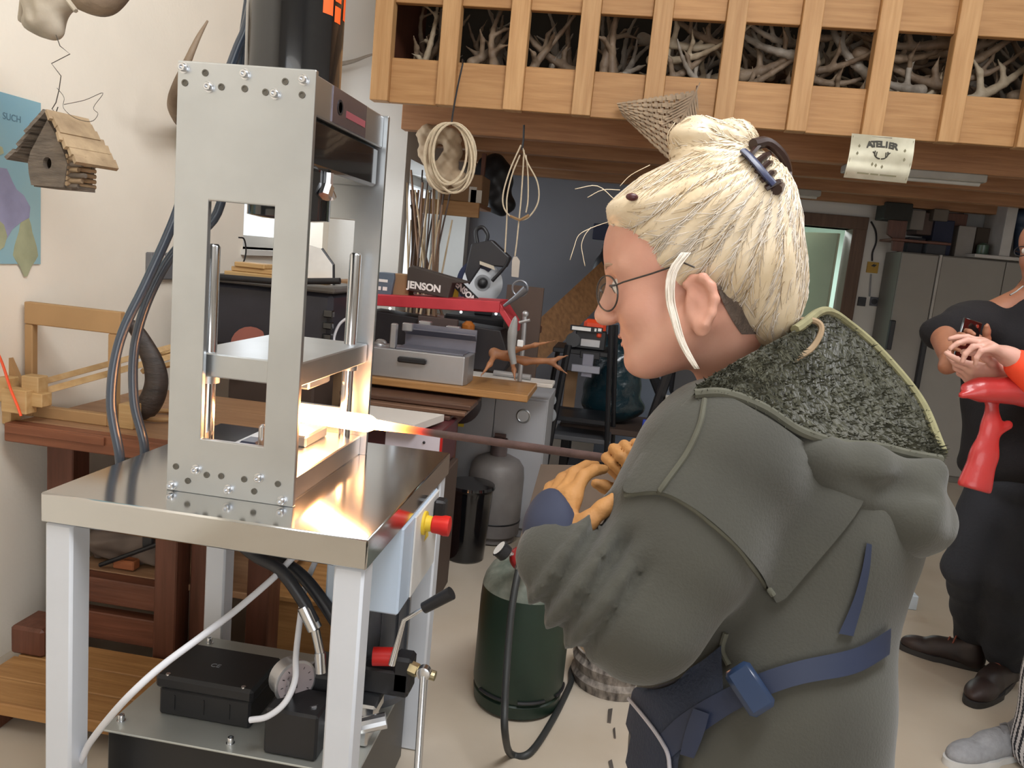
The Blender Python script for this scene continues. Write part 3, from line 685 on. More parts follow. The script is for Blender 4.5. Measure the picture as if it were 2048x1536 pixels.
gau = part('gauge', lathe([(.040, -.045), (.050, -.04), (.050, 0), (.056, .002), (.056, .008), (.050, .010)], gc, 32, ga), mat('silver gauge body', 'c3c4c8', .3, .8), pu, smooth=True)
part('dial', lathe([(.0495, .0095), (.0495, .0105)], gc, 32, ga), mat('gauge dial', 'b4a9ad', .3), gau)
u, v, _ = basis(ga); part('needle', tube([gc+ga*.0125-v*.012, gc+ga*.0125+v*.035], .0018, 6), m_black, gau)
for k in range(9):
    a = -2.2+k*.55; q = gc+ga*.0112+v*math.cos(a)*.042+u*math.sin(a)*.042; part('tick', tube([q, q-(v*math.cos(a)+u*math.sin(a))*.006], .001, 4), m_black, gau)
part('gauge_stem', cyl(gc-v*.045-ga*.02, gc-v*.09-ga*.02, .01, 8), m_zinc, gau)
part('bell_plate', prism([(-.05, 0), (.05, 0), (.065, .03), (.065, .1), (.03, .14), (-.03, .14), (-.065, .1), (-.065, .03)], .012, frame((-.72, 1.865, TT), unit([.8, .6, 0]), (0, 0, 1), unit([.6, -.8, 0]))), mat('pale cast alloy', 'b9bec6', .35, .7), pu)
part('motor', lathe([(.115, TT), (.115, TT+.02), (.095, TT+.03), (.095, TT+.29), (.085, TT+.30), (.085, TT+.35), (.06, TT+.355)], (-.585, 2.035, 0), 28), mat('dark grey motor', '55585e', .45, .3), pu, smooth=True)
for k in range(12):
    a = 2*PI*k/12; part('cooling_fin', box(-.002, .002, .094, .101, TT+.04, TT+.28).xf(Matrix.Translation((-.585, 2.035, 0)) @ Matrix.Rotation(a, 4, 'Z')), bpy.data.materials['dark grey motor'], pu)
# control lever
lev = part('valve_body', bevbox(-.475, -.425, 1.86, 1.92, .40, .50, .008), m_black, pu)
part('valve_cap', cyl((-.53, 1.865, .492), (-.475, 1.875, .495), .024, 20), m_red, pu, smooth=True)
part('valve_arm', bevbox(-.56, -.43, 1.86, 1.91, TT+.09, .46, .006), m_black, pu)
part('side_fitting', join(cyl((-.43, 1.87, .475), (-.408, 1.865, .472), .018, 6), cyl((-.408, 1.865, .472), (-.36, 1.86, .468), .013, 12)), mat('nickel brass', 'd6c9a4', .25, .9), pu)
l0, l1, l2, l3 = at(783, 1330, 1.99), at(808, 1240, 1.99), at(848, 1216, 1.97), at(903, 1186, 1.95)
part('lever_rod', tube([l0, l1, l2], [.009, .006, .005], 10), m_zinc, pu, smooth=True); part('lever_grip', tube([l2, l3], [.0145, .017], 14), m_black, pu, smooth=True)
s0, s1 = at(848, 1345, 1.93), at(836, 1535, 1.86)
part('drain_rod', tube([s0, s1+(s1-s0)*.35], .0095, 12), m_zinc, pu, smooth=True); part('drain_rod_eye', lathe([(.012, -.012), (.017, -.01), (.017, .01), (.012, .012)], s0, 14, (0, 1, 0)), m_zinc, pu, smooth=True)
# lower hoses, cables
hz = [at(440, 1050, 2.0), at(505, 1108, 1.97), at(560, 1140, 1.93), at(605, 1200, 1.92), at(616, 1222, 1.92)]
hose('pressure_hose', 'black hydraulic hose with a steel ferrule behind the front stand leg', hz+[at(628, 1245, 1.92)], .0155, m_rubber, ends=[(at(608, 1212, 1.92), at(630, 1258, 1.92), .018), (at(630, 1258, 1.92), at(640, 1305, 1.93), .011), (at(640, 1305, 1.93), at(642, 1345, 1.93), .014)])
hose('pressure_hose', 'thicker upper black hydraulic hose bending down behind the front stand leg', [at(455, 1040, 2.05), at(520, 1102, 2.02), at(590, 1140, 1.98), at(640, 1195, 1.96), at(690, 1275, 1.95), at(712, 1330, 1.97)], .0165, m_rubber)
hose('power_cable', 'long white cable sweeping from the control box across to the floor at left', [at(640, 1085, 2.0), at(590, 1112, 1.97), at(548, 1155, 1.92), at(470, 1222, 1.84), at(400, 1275, 1.76), at(320, 1335, 1.70), at(258, 1392, 1.68), at(215, 1440, 1.73), at(180, 1485, 1.82), at(150, 1530, 1.93), (-1.5, 1.98, .01), (-1.65, 2.1, .008)], .008, m_whitecable, 'cable')
hose('motor_cable', 'short white cable looping from the gauge down to the black junction box', [at(650, 1080, 2.06), at(632, 1120, 2.04), at(610, 1175, 2.0), at(600, 1240, 1.97), at(592, 1310, 1.93), at(590, 1360, 1.9), at(570, 1405, 1.88), at(535, 1433, 1.875), at(500, 1440, 1.88)], .0075, m_whitecable, 'cable')

# ------------------------------------------------------------------ workbench by the left wall
def pb(name, px, Y, dep, m, par=None, b=.004, **kw):
    x0, x1, z0, z1 = span(*px, Y); return part(name, bevbox(x0, x1, Y, Y+dep, z0, z1, b), m, par, **kw)
def pbs(name, px, Y, dep, m, label, cat, group=None, b=.004):
    x0, x1, z0, z1 = span(*px, Y); return single(name, bevbox(x0, x1, Y, Y+dep, z0, z1, b), m, label, cat, group)
BZ = .85
wb = thing('workbench', 'heavy worn wooden workbench behind the press by the cream wall', 'workbench', (-1.45, 2.7, 0))
for k, (ya, yb) in enumerate(((2.36, 2.60), (2.602, 2.86), (2.862, 3.10))): part('top_plank', bevbox(-1.955, -1.0, ya, yb, BZ-.055, BZ, .003), m_bench, wb)
part('front_apron', bevbox(-1.965, -1.0, 2.305, 2.358, BZ-.062, BZ+.001, .004), m_benchedge, wb)
part('worn_corner_block', bevbox(-1.955, -1.60, 2.296, 2.304, BZ-.03, BZ-.002, .002), m_benchedge, wb)
for (x0, x1, y0) in ((-1.44, -1.36, 2.34), (-1.345, -1.28, 2.40), (-1.90, -1.80, 2.42), (-1.12, -1.04, 2.36), (-1.90, -1.80, 3.0), (-1.12, -1.04, 3.0)):
    part('leg', bevbox(x0, x1, y0, y0+.09, 0, BZ-.063, .004), m_dw, wb)
part('rail', bevbox(-1.80, -1.44, 2.36, 2.42, .24, .33, .004), m_dwx, wb); part('rail', bevbox(-1.80, -1.44, 2.37, 2.42, .10, .20, .004), m_dwx, wb)
part('shelf_board', bevbox(-1.80, -1.12, 2.42, 3.0, .305, .33, .003), m_bench, wb)
t = single('tool_case', join(bevbox(-1.78, -1.52, 2.46, 2.7, .50, .60, .01), bevbox(-1.70, -1.55, 2.48, 2.66, .60, .66, .01), bevbox(-1.56, -1.52, 2.455, 2.47, .42, .52, .004)), m_black, 'black tool case on the lower shelf behind the left stand leg', 'case')
single('folded_cloth', sdf([P_box((-1.65, 2.6, .37), (.14, .12, .035), rad=.03, k=.02), P_ell((-1.70, 2.52, .42), (.09, .09, .05), k=.04), P_ell((-1.58, 2.58, .43), (.08, .1, .06), k=.04)], h=.008, disp=lambda X, Y, Z: .006*np.sin(38*X+9*np.sin(20*Z))*np.sin(30*Y+25*Z)), mat('grey brown cloth', '6a5c52', .9, var=.15), 'crumpled grey-brown cloth heaped on the bench shelf', 'cloth', smooth='all')
single('wooden_offcut', bevbox(-1.66, -1.58, 2.44, 2.48, .335, .37, .004).xf(rotm(0, 0, .0)), wood('reddish offcut', 'a8643c', '8d5030', 'x'), 'small orange-brown wooden offcut under the black rod on the shelf', 'offcut')
single('rod', tube([(-1.70, 2.43, .345), (-1.47, 2.44, .46)], .008, 8), m_black, 'thin black rod leaning across the bench shelf opening', 'rod', smooth=True)
# floor boards, crate under the bench
for k in range(3): part('plank', bevbox(-1.86, -1.12, 1.96+k*.135, 2.09+k*.135, .05, .095, .004), m_ply, None) if k < 0 else None
cr = thing('board_stack', 'low stack of pale planks on the floor behind the left stand leg', 'planks', (-1.5, 2.1, 0))
for k in range(3): part('plank', bevbox(-1.85+.01*k, -1.18, 1.95+k*.125, 2.072+k*.125, .06, .10, .004), m_ply, cr)
for x in (-1.78, -1.3): part('bearer', bevbox(x, x+.08, 1.96, 2.32, 0, .059, .004), m_dw, cr)
single('timber_block', bevbox(-1.86, -1.74, 2.2, 2.33, .101, .20, .01), m_dw, 'dark brown timber block standing on the pale planks', 'block')
bx_ = thing('wooden_crate', 'brown plywood crate on the floor seen between the stand legs', 'crate', (-1.05, 2.95, 0))
part('lid', bevbox(-1.24, -.72, 2.62, 3.15, .22, .24, .003), m_ply, bx_)
for y in (2.63, 3.12): part('side', bevbox(-1.23, -.73, y, y+.02, 0, .219, .003), m_ply, bx_)
for x in (-1.23, -.75): part('end', bevbox(x, x+.02, 2.652, 3.118, 0, .219, .003), m_ply, bx_)
t = thing('trestle', 'dark brown wooden trestle bracing under the workbench', 'trestle', (-1.05, 2.9, 0))
part('beam', bevbox(-1.28, -.80, 3.16, 3.22, .50, .60, .004), m_dwx, t)
part('brace', tube([(-1.26, 3.19, .0), (-1.0, 3.19, .52)], .03, 4), m_dw, t); part('brace', tube([(-.80, 3.19, .0), (-.92, 3.19, .52)], .03, 4), m_dw, t)
# things on the bench
fr = thing('picture_frame', 'plain brown wooden frame standing at the back of the bench', 'frame', (-1.8, 2.4, BZ))
x1 = -1.645; part('top_rail', bevbox(-1.985, x1+.012, 2.42, 2.45, 1.17, 1.245, .003), m_mdf, fr); part('stile', bevbox(x1-.032, x1, 2.421, 2.449, BZ, 1.169, .003), m_mdf, fr); part('stile', bevbox(-1.985, -1.955, 2.421, 2.449, BZ, 1.169, .003), m_mdf, fr); part('bottom_rail', bevbox(-1.954, x1-.033, 2.421, 2.449, BZ, BZ+.04, .003), m_mdf, fr)
sw = thing('frame_saw', 'wooden frame saw with orange cord lying across the bench corner', 'saw', onY(60, 790, 2.36))
Ys = 2.35
def slat(p, q, hw, th, m, par, name):
    p, q = np.asarray(p), np.asarray(q); d = unit(q-p); n = np.array([0, 1., 0]); s = unit(np.cross(d, n)); v = [a+s*e*hw+n*f*th for a in (p, q) for e in (-1, 1) for f in (-.5, .5)]
    return part(name, MB().add(v, [(0, 1, 3, 2), (4, 6, 7, 5), (0, 4, 5, 1), (2, 3, 7, 6), (0, 2, 6, 4), (1, 5, 7, 3)]), m, par)
slat(onY(-20, 655, Ys+.03), onY(45, 800, Ys+.03), .026, .02, m_mdf, sw, 'arm')
slat(onY(60, 790, Ys), onY(345, 712, Ys+.42), .011, .02, m_pale, sw, 'stretcher'); slat(onY(70, 768, Ys+.05), onY(345, 693, Ys+.46), .010, .02, m_pale, sw, 'stretcher')
for (x0, y0, x1, y1, dy) in ((22, 775, 72, 822, -.015), (46, 752, 80, 790, .02), (60, 785, 92, 812, .01), (-10, 752, 30, 800, .0), (-30, 790, 25, 845, .02)):
    a, b_, c_, d_ = span(x0, y0, x1, y1, Ys); part('block', bevbox(a, b_, Ys+dy-.03, Ys+dy+.02, c_, d_, .003), m_pale, sw)
part('orange_cord', tube(spline([onY(x, y, Ys-.06) for x, y in ((-12, 690), (5, 728), (20, 775), (30, 800), (36, 815), (42, 832))], 4), .0042, 6), mat('orange cord', 'f2582a', .5), sw, smooth=True)
ho = thing('horn_sculpture', 'dark curved horn standing on its side at the bench back', 'horn', onY(285, 825, 2.50))
hp_ = spline([onY(x, y, 2.5+d) for x, y, d in ((207, 641, -.03), (240, 641, -.02), (268, 655, -.01), (290, 690, 0), (308, 730, 0), (313, 765, 0), (303, 800, 0), (283, 822, .0), (268, 818, .0))], 5)
part('horn', tube(hp_, [.004+.028*math.sin(min(1, i/(len(hp_)-1)*1.05)*PI*.62)*(1 if i < 34 else .8) for i in range(len(hp_))], 12, flat=1.3), mat('dark horn', '473d38', .45, col2='2e2826', vscale=16, stretch=(1, 1, 4), bump=.2), ho, smooth=True)
single('wooden_ring', tube([(-1.60+.075*math.cos(a), 2.62+.075*math.sin(a), BZ+.012) for a in [2*PI*i/28 for i in range(29)]], .009, 8, cap=False), m_mdf, 'small bent-wood ring lying on the bench beside the horn', 'ring', smooth=True)
a, b_, c_, d_ = span(236, 785, 266, 838, 2.42); single('wood_block', bevbox(a, b_, 2.42, 2.47, BZ, BZ+.085, .003), m_pale, 'small pale wood block standing between the two hoses on the bench', 'block')
for k, (q0, q1) in enumerate((((285, 742), (345, 728)), ((300, 716), (345, 700)))):
    p, q = onY(*q0, 2.75), onY(*q1, 2.9); single('batten', tube([p, q+(q-p)*1.5], .012, 4), m_pale, ('lower', 'upper')[k]+' short pale batten lying behind the horn', 'batten')
# black belt sander seen through the press
bs = thing('belt_sander', 'black bench machine with grey rim seen through the press cut-out', 'machine', (-1.05, 3.3, BZ))
x0, x1, z0, z1 = span(428, 575, 662, 705, 3.25)
part('housing', bevbox(x0-.04, x1, 3.25, 3.6, z0, z1, .02), mat('charcoal enamel', '2c2c33', .4, var=.2), bs); part('pedestal', bevbox(x0+.05, x1-.08, 3.3, 3.55, 0, z0, .01), m_darkcard, bs)
part('rim', bevbox(x0-.06, x1+.01, 3.24, 3.62, z1, z1+.03, .008), mat('grey casting', '6f6e6c', .5, .3), bs)
part('handle_bar', tube([onY(425, 553, 3.2), onY(550, 563, 3.2), onY(680, 562, 3.2)], .014, 10), m_black, bs, smooth=True)
gp = [onY(x, y, 3.4) for x, y in ((612, 488), (645, 498), (668, 530), (668, 570), (612, 570))]
part('guard', prism([(p[0], p[2]) for p in gp], .02, frame((0, 3.4, 0), (1, 0, 0), (0, 0, 1), (0, -1, 0))), mat('white guard', 'e8e6e2', .4), bs)
part('guard_edge', tube([p+np.array([0, -.01, 0]) for p in gp[1:4]], .008, 6), m_black, bs)
part('side_ribs', join(*[bevbox(x1-.03, x1+.012, 3.23, 3.26, z0+.03+.05*k, z0+.06+.05*k, .004) for k in range(4)]), m_blackgloss, bs)
part('red_flange', cyl(onY(500, 690, 3.22), onY(500, 690, 3.3), .08, 20), mat('brown red flange', '8a4a3a', .5), bs, smooth=True)
z_ = z1+.0305
for k, (ax0, ax1, dz, dy, lab) in enumerate(((455, 560, 0, 0, 'lowest pale board on the black machine'), (462, 545, .021, .03, 'middle pale board stacked on the black machine'), (470, 530, .042, .02, 'top pale board on the stack on the black machine'), (600, 650, 0, .05, 'short wooden offcut on the black machine beside the white guard'))):
    a, b_ = onY(ax0, 540, 3.3)[0], onY(ax1, 540, 3.3)[0]; single('board', bevbox(a, b_, 3.27+dy, 3.40+dy, z_+dz, z_+dz+.02, .003), m_pale, lab, 'board', 'offcuts on the black machine')
hose('machine_cable', 'thin white cable looping beside the black machine', [onY(x, y, 3.28) for x, y in ((700, 632), (678, 650), (668, 682), (690, 690), (740, 688))], .006, m_whitecable, 'cable')
single('wire_loop', tube(spline([onX(x, y, WL+.25) for x, y in ((478, 475), (488, 478), (492, 500), (488, 522), (480, 530))], 4), .004, 6), m_black, 'thin dark wire loop standing in front of the bright window', 'wire', smooth=True)
single('cardboard_box', bevbox(*[q for q in span(662, 560, 700, 700, 3.65)[:2]], 3.65, 3.9, 0, span(662, 560, 700, 700, 3.65)[3], .004), m_card, 'tall brown cardboard panel behind the press between machine and guide rod', 'box')

# ------------------------------------------------------------------ machines and boards on the far table
ct = thing('cupboard', 'pale grey base cupboard with two doors under the plank stack', 'cupboard', (-.7, 4.1, 0))
part('carcass', bevbox(-1.12, -.325, 4.24, 4.68, .0, .80, .003), mat('pale grey melamine', 'a3a3a6', .5, var=.03), ct)
part('door', bevbox(-1.115, -.617, 4.22, 4.239, .06, .79, .002), mat('pale grey melamine', ''), ct); part('door', bevbox(-.613, -.33, 4.22, 4.239, .06, .79, .002), mat('pale grey melamine', ''), ct)
part('ring_pull', lathe([(.034, 0), (.04, .004), (.034, .008), (.03, .004)], onY(1047, 832, 4.22), 24, (0, -1, 0)), m_steel, ct, smooth=True)
pb('yellow_sticker', (892, 835, 928, 852), 4.216, .003, m_yellow, ct, b=0)
single('dust_port', lathe([(.09, 0), (.1, .01), (.1, .05), (.07, .06), (.02, .06)], onY(925, 805, 3.86), 28, (0, -1, 0)), mat('dark brown plastic', '33262a', .4), 'round dark brown handwheel under the plank stack', 'handwheel', smooth=True)
wbx = mat('white melamine', 'd9d3cc', .4, var=.02)
# plank stack
for k, (px0, px1, Y, z0, th, dep, mm, lab) in enumerate((
    (690, 1058, 3.62, .885, .035, .42, wood('tan plank', 'b08250', '946a3e', 'x', rough=.35), 'broad tan plank on top of the stack, holding the aluminium clamp box'),
    (690, 1105, 4.02, .900, .022, .16, wbx, 'long white board lying behind the tan plank under the antler'),
    (680, 945, 3.46, .845, .022, .30, wood('brown plank', '6b4c3c', '4f372c', 'x', rough=.4), 'dark brown plank, topmost of the brown boards below the tan plank'),
    (680, 935, 3.42, .822, .020, .34, wood('brown plank2', '8b6a55', '6c5040', 'x', rough=.35), 'lighter brown plank in the middle of the stack'),
    (680, 905, 3.40, .80, .020, .36, wood('brown plank3', '5a4038', '49322b', 'x', rough=.35), 'lowest dark plank of the stack above the white board'))):
    a, b_ = onY(px0, 770, Y)[0], onY(px1, 770, Y)[0]; single('plank', bevbox(a, b_, Y, Y+dep, z0, z0+th, .004), mm, lab, 'plank', 'planks on the far table')
single('table_trestle', join(bevbox(-1.2, -.7, 3.55, 3.87, .74, .799, .005), bevbox(-1.15, -1.08, 3.6, 3.8, 0, .739, .004), bevbox(-.80, -.73, 3.6, 3.8, 0, .739, .004)), m_dwx, 'dark trestle carrying the plank stack in front of the cupboard', 'trestle')
# white topped machine
wt = thing('white_top_machine', 'low machine with white board top and red-edged white cabinet behind the press table', 'machine', (-.9, 3.1, 0))
xa, xb = onY(690, 800, 3.05)[0], onY(858, 800, 3.05)[0]
part('white_top', prism([(xa, 3.05), (xb-.05, 3.05), (xb+.01, 3.32), (xa, 3.32)], .03, Matrix.Translation((0, 0, .815))), wbx, wt)
part('body', bevbox(xa, onY(888, 845, 3.2)[0], 3.12, 3.5, .62, .80, .006), mat('dark red brown enamel', '56292d', .4), wt)
part('body_post', bevbox(xa, xb-.06, 3.10, 3.34, .80, .814, .002), m_darkcard, wt)
x0, x1, z0, z1 = span(770, 866, 884, 900, 3.1); part('white_panel', bevbox(x0, x1-.008, 3.10, 3.118, .1, z1, .002), mat('lilac white panel', 'cfc7d0', .4), wt); part('red_edge', bevbox(x1-.0075, x1, 3.098, 3.12, .1, z1+.006, .001), m_red, wt); part('red_edge', bevbox(x0, x1-.008, 3.098, 3.12, z1+.001, z1+.008, .001), m_red, wt)
part('screw', sph(onY(848, 885, 3.098), .006, 8), m_black, wt); part('base', bevbox(xa, x1, 3.13, 3.5, 0, .61, .004), m_darkcard, wt)
# aluminium clamp box
alu = mat('brushed aluminium', 'b0b0b2', .38, .75, var=.08); alud = mat('grey aluminium', '7d7d88', .42, .6)
ac = thing('clamp_box', 'brushed aluminium clamp box with open channel and black handle on the tan plank', 'clamp', (-.9, 3.7, .92))
Yc = 3.66; x0, x1, z0, z1 = span(720, 703, 934, 744, Yc); zb0 = .921
part('base', prism([(x0, Yc), (x1-.012, Yc), (x1, Yc+.04), (x1, Yc+.2), (x0, Yc+.2)], z1-zb0, Matrix.Translation((0, 0, zb0))), alu, ac, bev=.004)
part('handle', bevbox(*span(795, 718, 852, 728, Yc-.02)[:2], Yc-.03, Yc-.001, *span(795, 716, 852, 727, Yc-.02)[2:], .006), m_black, ac)
cx0, cx1, cz0, cz1 = span(800, 655, 946, 712, Yc+.1)
part('channel_floor', bevbox(cx0, cx1-.03, Yc+.03, Yc+.19, z1, z1+.008, .002), alud, ac)
part('channel_back', bevbox(cx0, cx1, Yc+.19, Yc+.20, z1, z1+.115, .002), alud, ac); part('channel_lip', prism([(0, 0), (.05, .03), (.05, .036), (0, .008)], cx1-cx0, frame((cx0, Yc+.19, z1+.06), (0, -1, 0), (0, 0, 1), (1, 0, 0))), alud, ac)
part('end_post', bevbox(cx0-.03, cx0-.002, Yc+.02, Yc+.06, z1, z1+.12, .004), alu, ac); part('end_post', bevbox(cx0-.0015, cx0+.05, Yc+.12, Yc+.15, z1+.08, z1+.12, .004), alu, ac)
part('clamp_block', bevbox(cx0+.06, cx0+.12, Yc+.205, Yc+.25, z1, z1+.13, .004), alu, ac); part('clamp_block', bevbox(cx0+.2, cx0+.27, Yc+.205, Yc+.25, z1, z1+.12, .004), alu, ac)
part('crumpled_foil', sdf([P_ell(onY(765, 695, Yc+.1)+np.array([.03*math.cos(i*2.1), .02*math.sin(i), .012*(i % 3)]), (.03, .02, .016), k=.01) for i in range(5)], h=.006), alu, ac, smooth='all')
# red hooded band saw body
rs_ = thing('red_hood_saw', 'black machine body with a long faded red hood bar behind the clamp box', 'saw', (-1.0, 4.2, .9))
Yr = 4.12; x0, x1, z0, z1 = span(735, 597, 1000, 625, Yr); fr_m = mat('faded red enamel', 'c53a44', .45, col2='b32e38', vscale=9)
def slope_bar(ax, ay, bx, by, hh, Y, dep, m, par, name):
    p, q = onY(ax, ay, Y), onY(bx, by, Y); v = [(c_[0], y, c_[2]+dz) for c_ in (p, q) for y in (Y, Y+dep) for dz in (0, -hh)]
    return part(name, MB().add(v, [(0, 1, 3, 2), (4, 6, 7, 5), (0, 4, 5, 1), (2, 3, 7, 6), (0, 2, 6, 4), (1, 5, 7, 3)]), m, par, bev=.004)
slope_bar(735, 588, 1000, 603, .06, Yr, .3, fr_m, rs_, 'hood_bar'); slope_bar(1000, 606, 1028, 650, .05, Yr+.003, .28, fr_m, rs_, 'hood_end')
q0, q1 = onY(735, 620, Yr+.03), onY(1022, 690, Yr+.03)
part('body', prism([(q0[0], .935), (q1[0]-.03, .935), (q1[0], 1.0), (onY(1002, 625, Yr)[0], q0[2]-.035), (q0[0], q0[2]-.0)], .22, frame((0, Yr+.26, 0), (1, 0, 0), (0, 0, 1), (0, -1, 0))), mat('black saw body', '201c1f', .5, var=.2), rs_, bev=.005)
part('foot', bevbox(q0[0]+.02, q1[0]-.06, Yr+.06, Yr+.2, .80, .934, .004), m_darkcard, rs_)
for px_ in (780, 922, 992): part('bolt', cyl(onY(px_, 628-(1000-px_)*.05, Yr+.04), onY(px_, 628-(1000-px_)*.05, Yr+.015), .008, 8), m_zinc, rs_)
part('amber_bottle', lathe([(.03, 0), (.035, .01), (.035, .06), (.015, .08)], onY(935, 672, Yr+.0), 16), mat('amber plastic', '9a5a22', .3), rs_, smooth=True)  # plain amber plastic bottle at the saw's front
part('inner_panel', bevbox(*span(835, 635, 915, 675, Yr)[:2], Yr-.01, Yr+.025, *span(835, 635, 915, 675, Yr)[2:], .004), mat('brown saw panel', '4a3b38', .6), rs_)  # flat brown panel set in front of the black body
part('crank', tube([onY(1008, 612, Yr-.02), onY(1030, 596, Yr-.03), onY(1052, 577, Yr-.04)], [.008, .013, .02], 10), mat('grey crank', '85878d', .35, .7), rs_, smooth=True)
part('crank_ring', tube([onY(1040, 577, Yr-.03)+np.array([.04*math.cos(a), 0, .04*math.sin(a)]) for a in [2*PI*i/20 for i in range(21)]], .006, 6, cap=False), mat('grey crank', ''), rs_, smooth=True)
sup = lambda x, Y: None
# box, charger, dark bag with lettering: on top of the hood
Yt = 4.2; zt_ = lambda px: onY(px, 588+(px-735)*.057, Yt)[2]+.004
m_wht = mat('white print', 'e6e4e0', .6)
t = thing('battery_charger', 'grey battery charger with white print at the left end of the red hood', 'charger', onY(766, 585, Yt)); x0, x1, z0, z1 = span(750, 545, 786, 592, Yt)
part('body', prism([(x0, z0), (x1-.01, z0), (x1+.004, z1-.03), (x1, z1), (x0+.02, z1), (x0, z1-.02)], .09, frame((0, Yt+.09, 0), (1, 0, 0), (0, 0, 1), (0, -1, 0))), mat('blue grey plastic', '5c6876', .45), t, bev=.004)
for (a, b_, c_, d_) in ((.015, .07, .075, .09), (.015, .035, .03, .05), (.045, .07, .03, .05)): part('print_block', box(x0+a, x0+b_, Yt-.002, Yt, z0+c_, z0+d_), m_wht, t)
pbs('carton', (786, 548, 818, 592), Yt+.03, .12, m_card, 'small brown carton between the grey charger and the dark bag', 'carton')
t = thing('dark_tool_bag', 'dark brown saw bag lettered in white standing on the red hood', 'bag', onY(875, 590, Yt)); x0, x1, z0, z1 = span(813, 542, 935, 592, Yt)
dz = .014; part('body', prism([(x0, z0+dz), (x1-.10, z0-dz*.6), (x1-.085, z0+.075), (x1-.02, z1-.052), (x1, z1-.045), (x1-.02, z1-.04), (x0+.02, z1+.014), (x0, z1)], .12, frame((0, Yt+.12, 0), (1, 0, 0), (0, 0, 1), (0, -1, 0))), mat('dark brown nylon', '3c332e', .7), t, bev=.008)
lettering('JENSON', .052, frame(onY(848, 574, Yt-.002), unit([1, 0, -.045]), (0, 0, 1), (0, -1, 0)), m_wht, t, bold=.002)
# chop saw behind
Yk = 4.75
cs = thing('chop_saw', 'metal cutting chop saw with large silver disc and blue guard behind the red hood', 'saw', onY(965, 640, Yk))
cd = onY(965, 566, Yk); sc_ = Yk/1580*1.0
part('disc', lathe([(.124, -.002), (.124, .002), (.124, .002)], cd, 48, unit([.35, -1, .1])), mat('silver disc', '9fa1a4', .32, .9), cs)
part('disc_label', lathe([(.05, .0022), (.05, .003), (.036, .003), (.036, .0022)], cd, 32, unit([.35, -1, .1])), mat('grey disc label', '85878a', .5), cs)
part('hub', lathe([(.028, 0), (.028, .02), (.016, .028)], cd, 20, unit([.35, -1, .1])), m_black, cs, smooth=True)
n = 20; gv = [(.14*math.cos(a), .14*math.sin(a)) for a in [PI*.30+PI*.95*i/n for i in range(n+1)]]+[(.085*math.cos(a), .085*math.sin(a)) for a in [PI*1.25-PI*.95*i/n for i in range(n+1)]]
part('blue_guard', prism(gv, .05, frame(cd+np.array([-.02, .05, .0]), (1, 0, 0), (0, 0, 1), (0, -1, 0))), mat('navy guard', '27304e', .4), cs)
hp2 = [onY(x, y, Yk) for x, y in ((932, 545), (945, 488), (985, 480), (1022, 515), (1012, 535), (965, 530), (940, 570))]
part('motor_housing', prism([(p[0], p[2]) for p in hp2], .1, frame((0, Yk+.06, 0), (1, 0, 0), (0, 0, 1), (0, -1, 0))), mat('black cast housing', '2a2a2e', .4), cs, bev=.008)
part('spec_label', prism([(p[0], p[2]) for p in [onY(x, y, Yk) for x, y in ((962, 522), (990, 532), (992, 540), (962, 529))]], .004, frame((0, Yk-.04, 0), (1, 0, 0), (0, 0, 1), (0, -1, 0))), mat('pale label', 'c2b9a6', .5), cs)
part('lever', tube(spline([onY(x, y, Yk-.06) for x, y in ((984, 562), (1000, 545), (1012, 530), (1019, 512))], 4), [.011, .011, .010, .010, .010, .010, .009, .009, .008, .008, .007, .006, .005], 8), m_black, cs, smooth=True)
part('carry_handle', tube(spline([onY(x, y, Yk+.02) for x, y in ((955, 488), (952, 462), (965, 455), (975, 470), (972, 485))], 4), .012, 8), m_black, cs, smooth=True)
q = onY(930, 583, 4.33); part('name_plate', bevbox(-.085, .085, -.01, .01, -.026, .026, .003).xf(Matrix.Translation(q) @ Matrix.Rotation(math.radians(38), 4, 'Y')), m_black, cs)
lettering('JENSON', .045, Matrix.Translation(q) @ Matrix.Rotation(math.radians(38), 4, 'Y') @ frame((0, -.0105, 0), (1, 0, 0), (0, 0, 1), (0, -1, 0)), m_wht, cs, bold=.002)
pb('yellow_tag', (901, 578, 916, 598), 4.34, .02, m_yellow, cs)
part('stand_base', bevbox(cd[0]-.2, cd[0]+.22, Yk-.1, Yk+.2, cd[2]-.25, cd[2]-.2, .01), m_black, cs); part('arm', bevbox(cd[0]-.05, cd[0]+.06, Yk+.055, Yk+.12, cd[2]-.2, cd[2]+.02, .008), m_black, cs)
single('saw_table', join(bevbox(cd[0]-.5, cd[0]+.35, Yk-.15, Yk+.4, cd[2]-.3, cd[2]-.251, .006), *[bevbox(cd[0]+a, cd[0]+a+.06, Yk+b_, Yk+b_+.06, 0, cd[2]-.3, .004) for a in (-.48, .27) for b_ in (-.13, .32)]), m_dwx, 'dark wooden table under the chop saw by the far window', 'table')
# dark boards / diagonal plank
a, b_, c_, d_ = span(1008, 572, 1082, 700, 4.5); single('hardboard_panel', bevbox(a, b_, 4.5, 4.53, .5, d_, .003).xf(Matrix.Identity(4)), m_darkcard, 'dark brown hardboard panel standing behind the grey crank', 'panel')
p, q = onY(1040, 720, 5.3), onY(1250, 520, 6.3); d = unit(q-p); pp = p-d*1.0
v = unit(np.cross(d, [0, 1, 0])); n_ = np.cross(d, v)
vv = [a+v*e*.115+n_*f*.018 for a in (pp, q+d*.15) for e in (-1, 1) for f in (-1, 1)]
single('leaning_plank', MB().add(vv, [(0, 1, 3, 2), (4, 6, 7, 5), (0, 4, 5, 1), (2, 3, 7, 6), (0, 2, 6, 4), (1, 5, 7, 3)]), wood('brown scaffold plank', '8a6440', '6e4d30', 'z'), 'wide brown plank leaning diagonally against the dark far wall', 'plank')
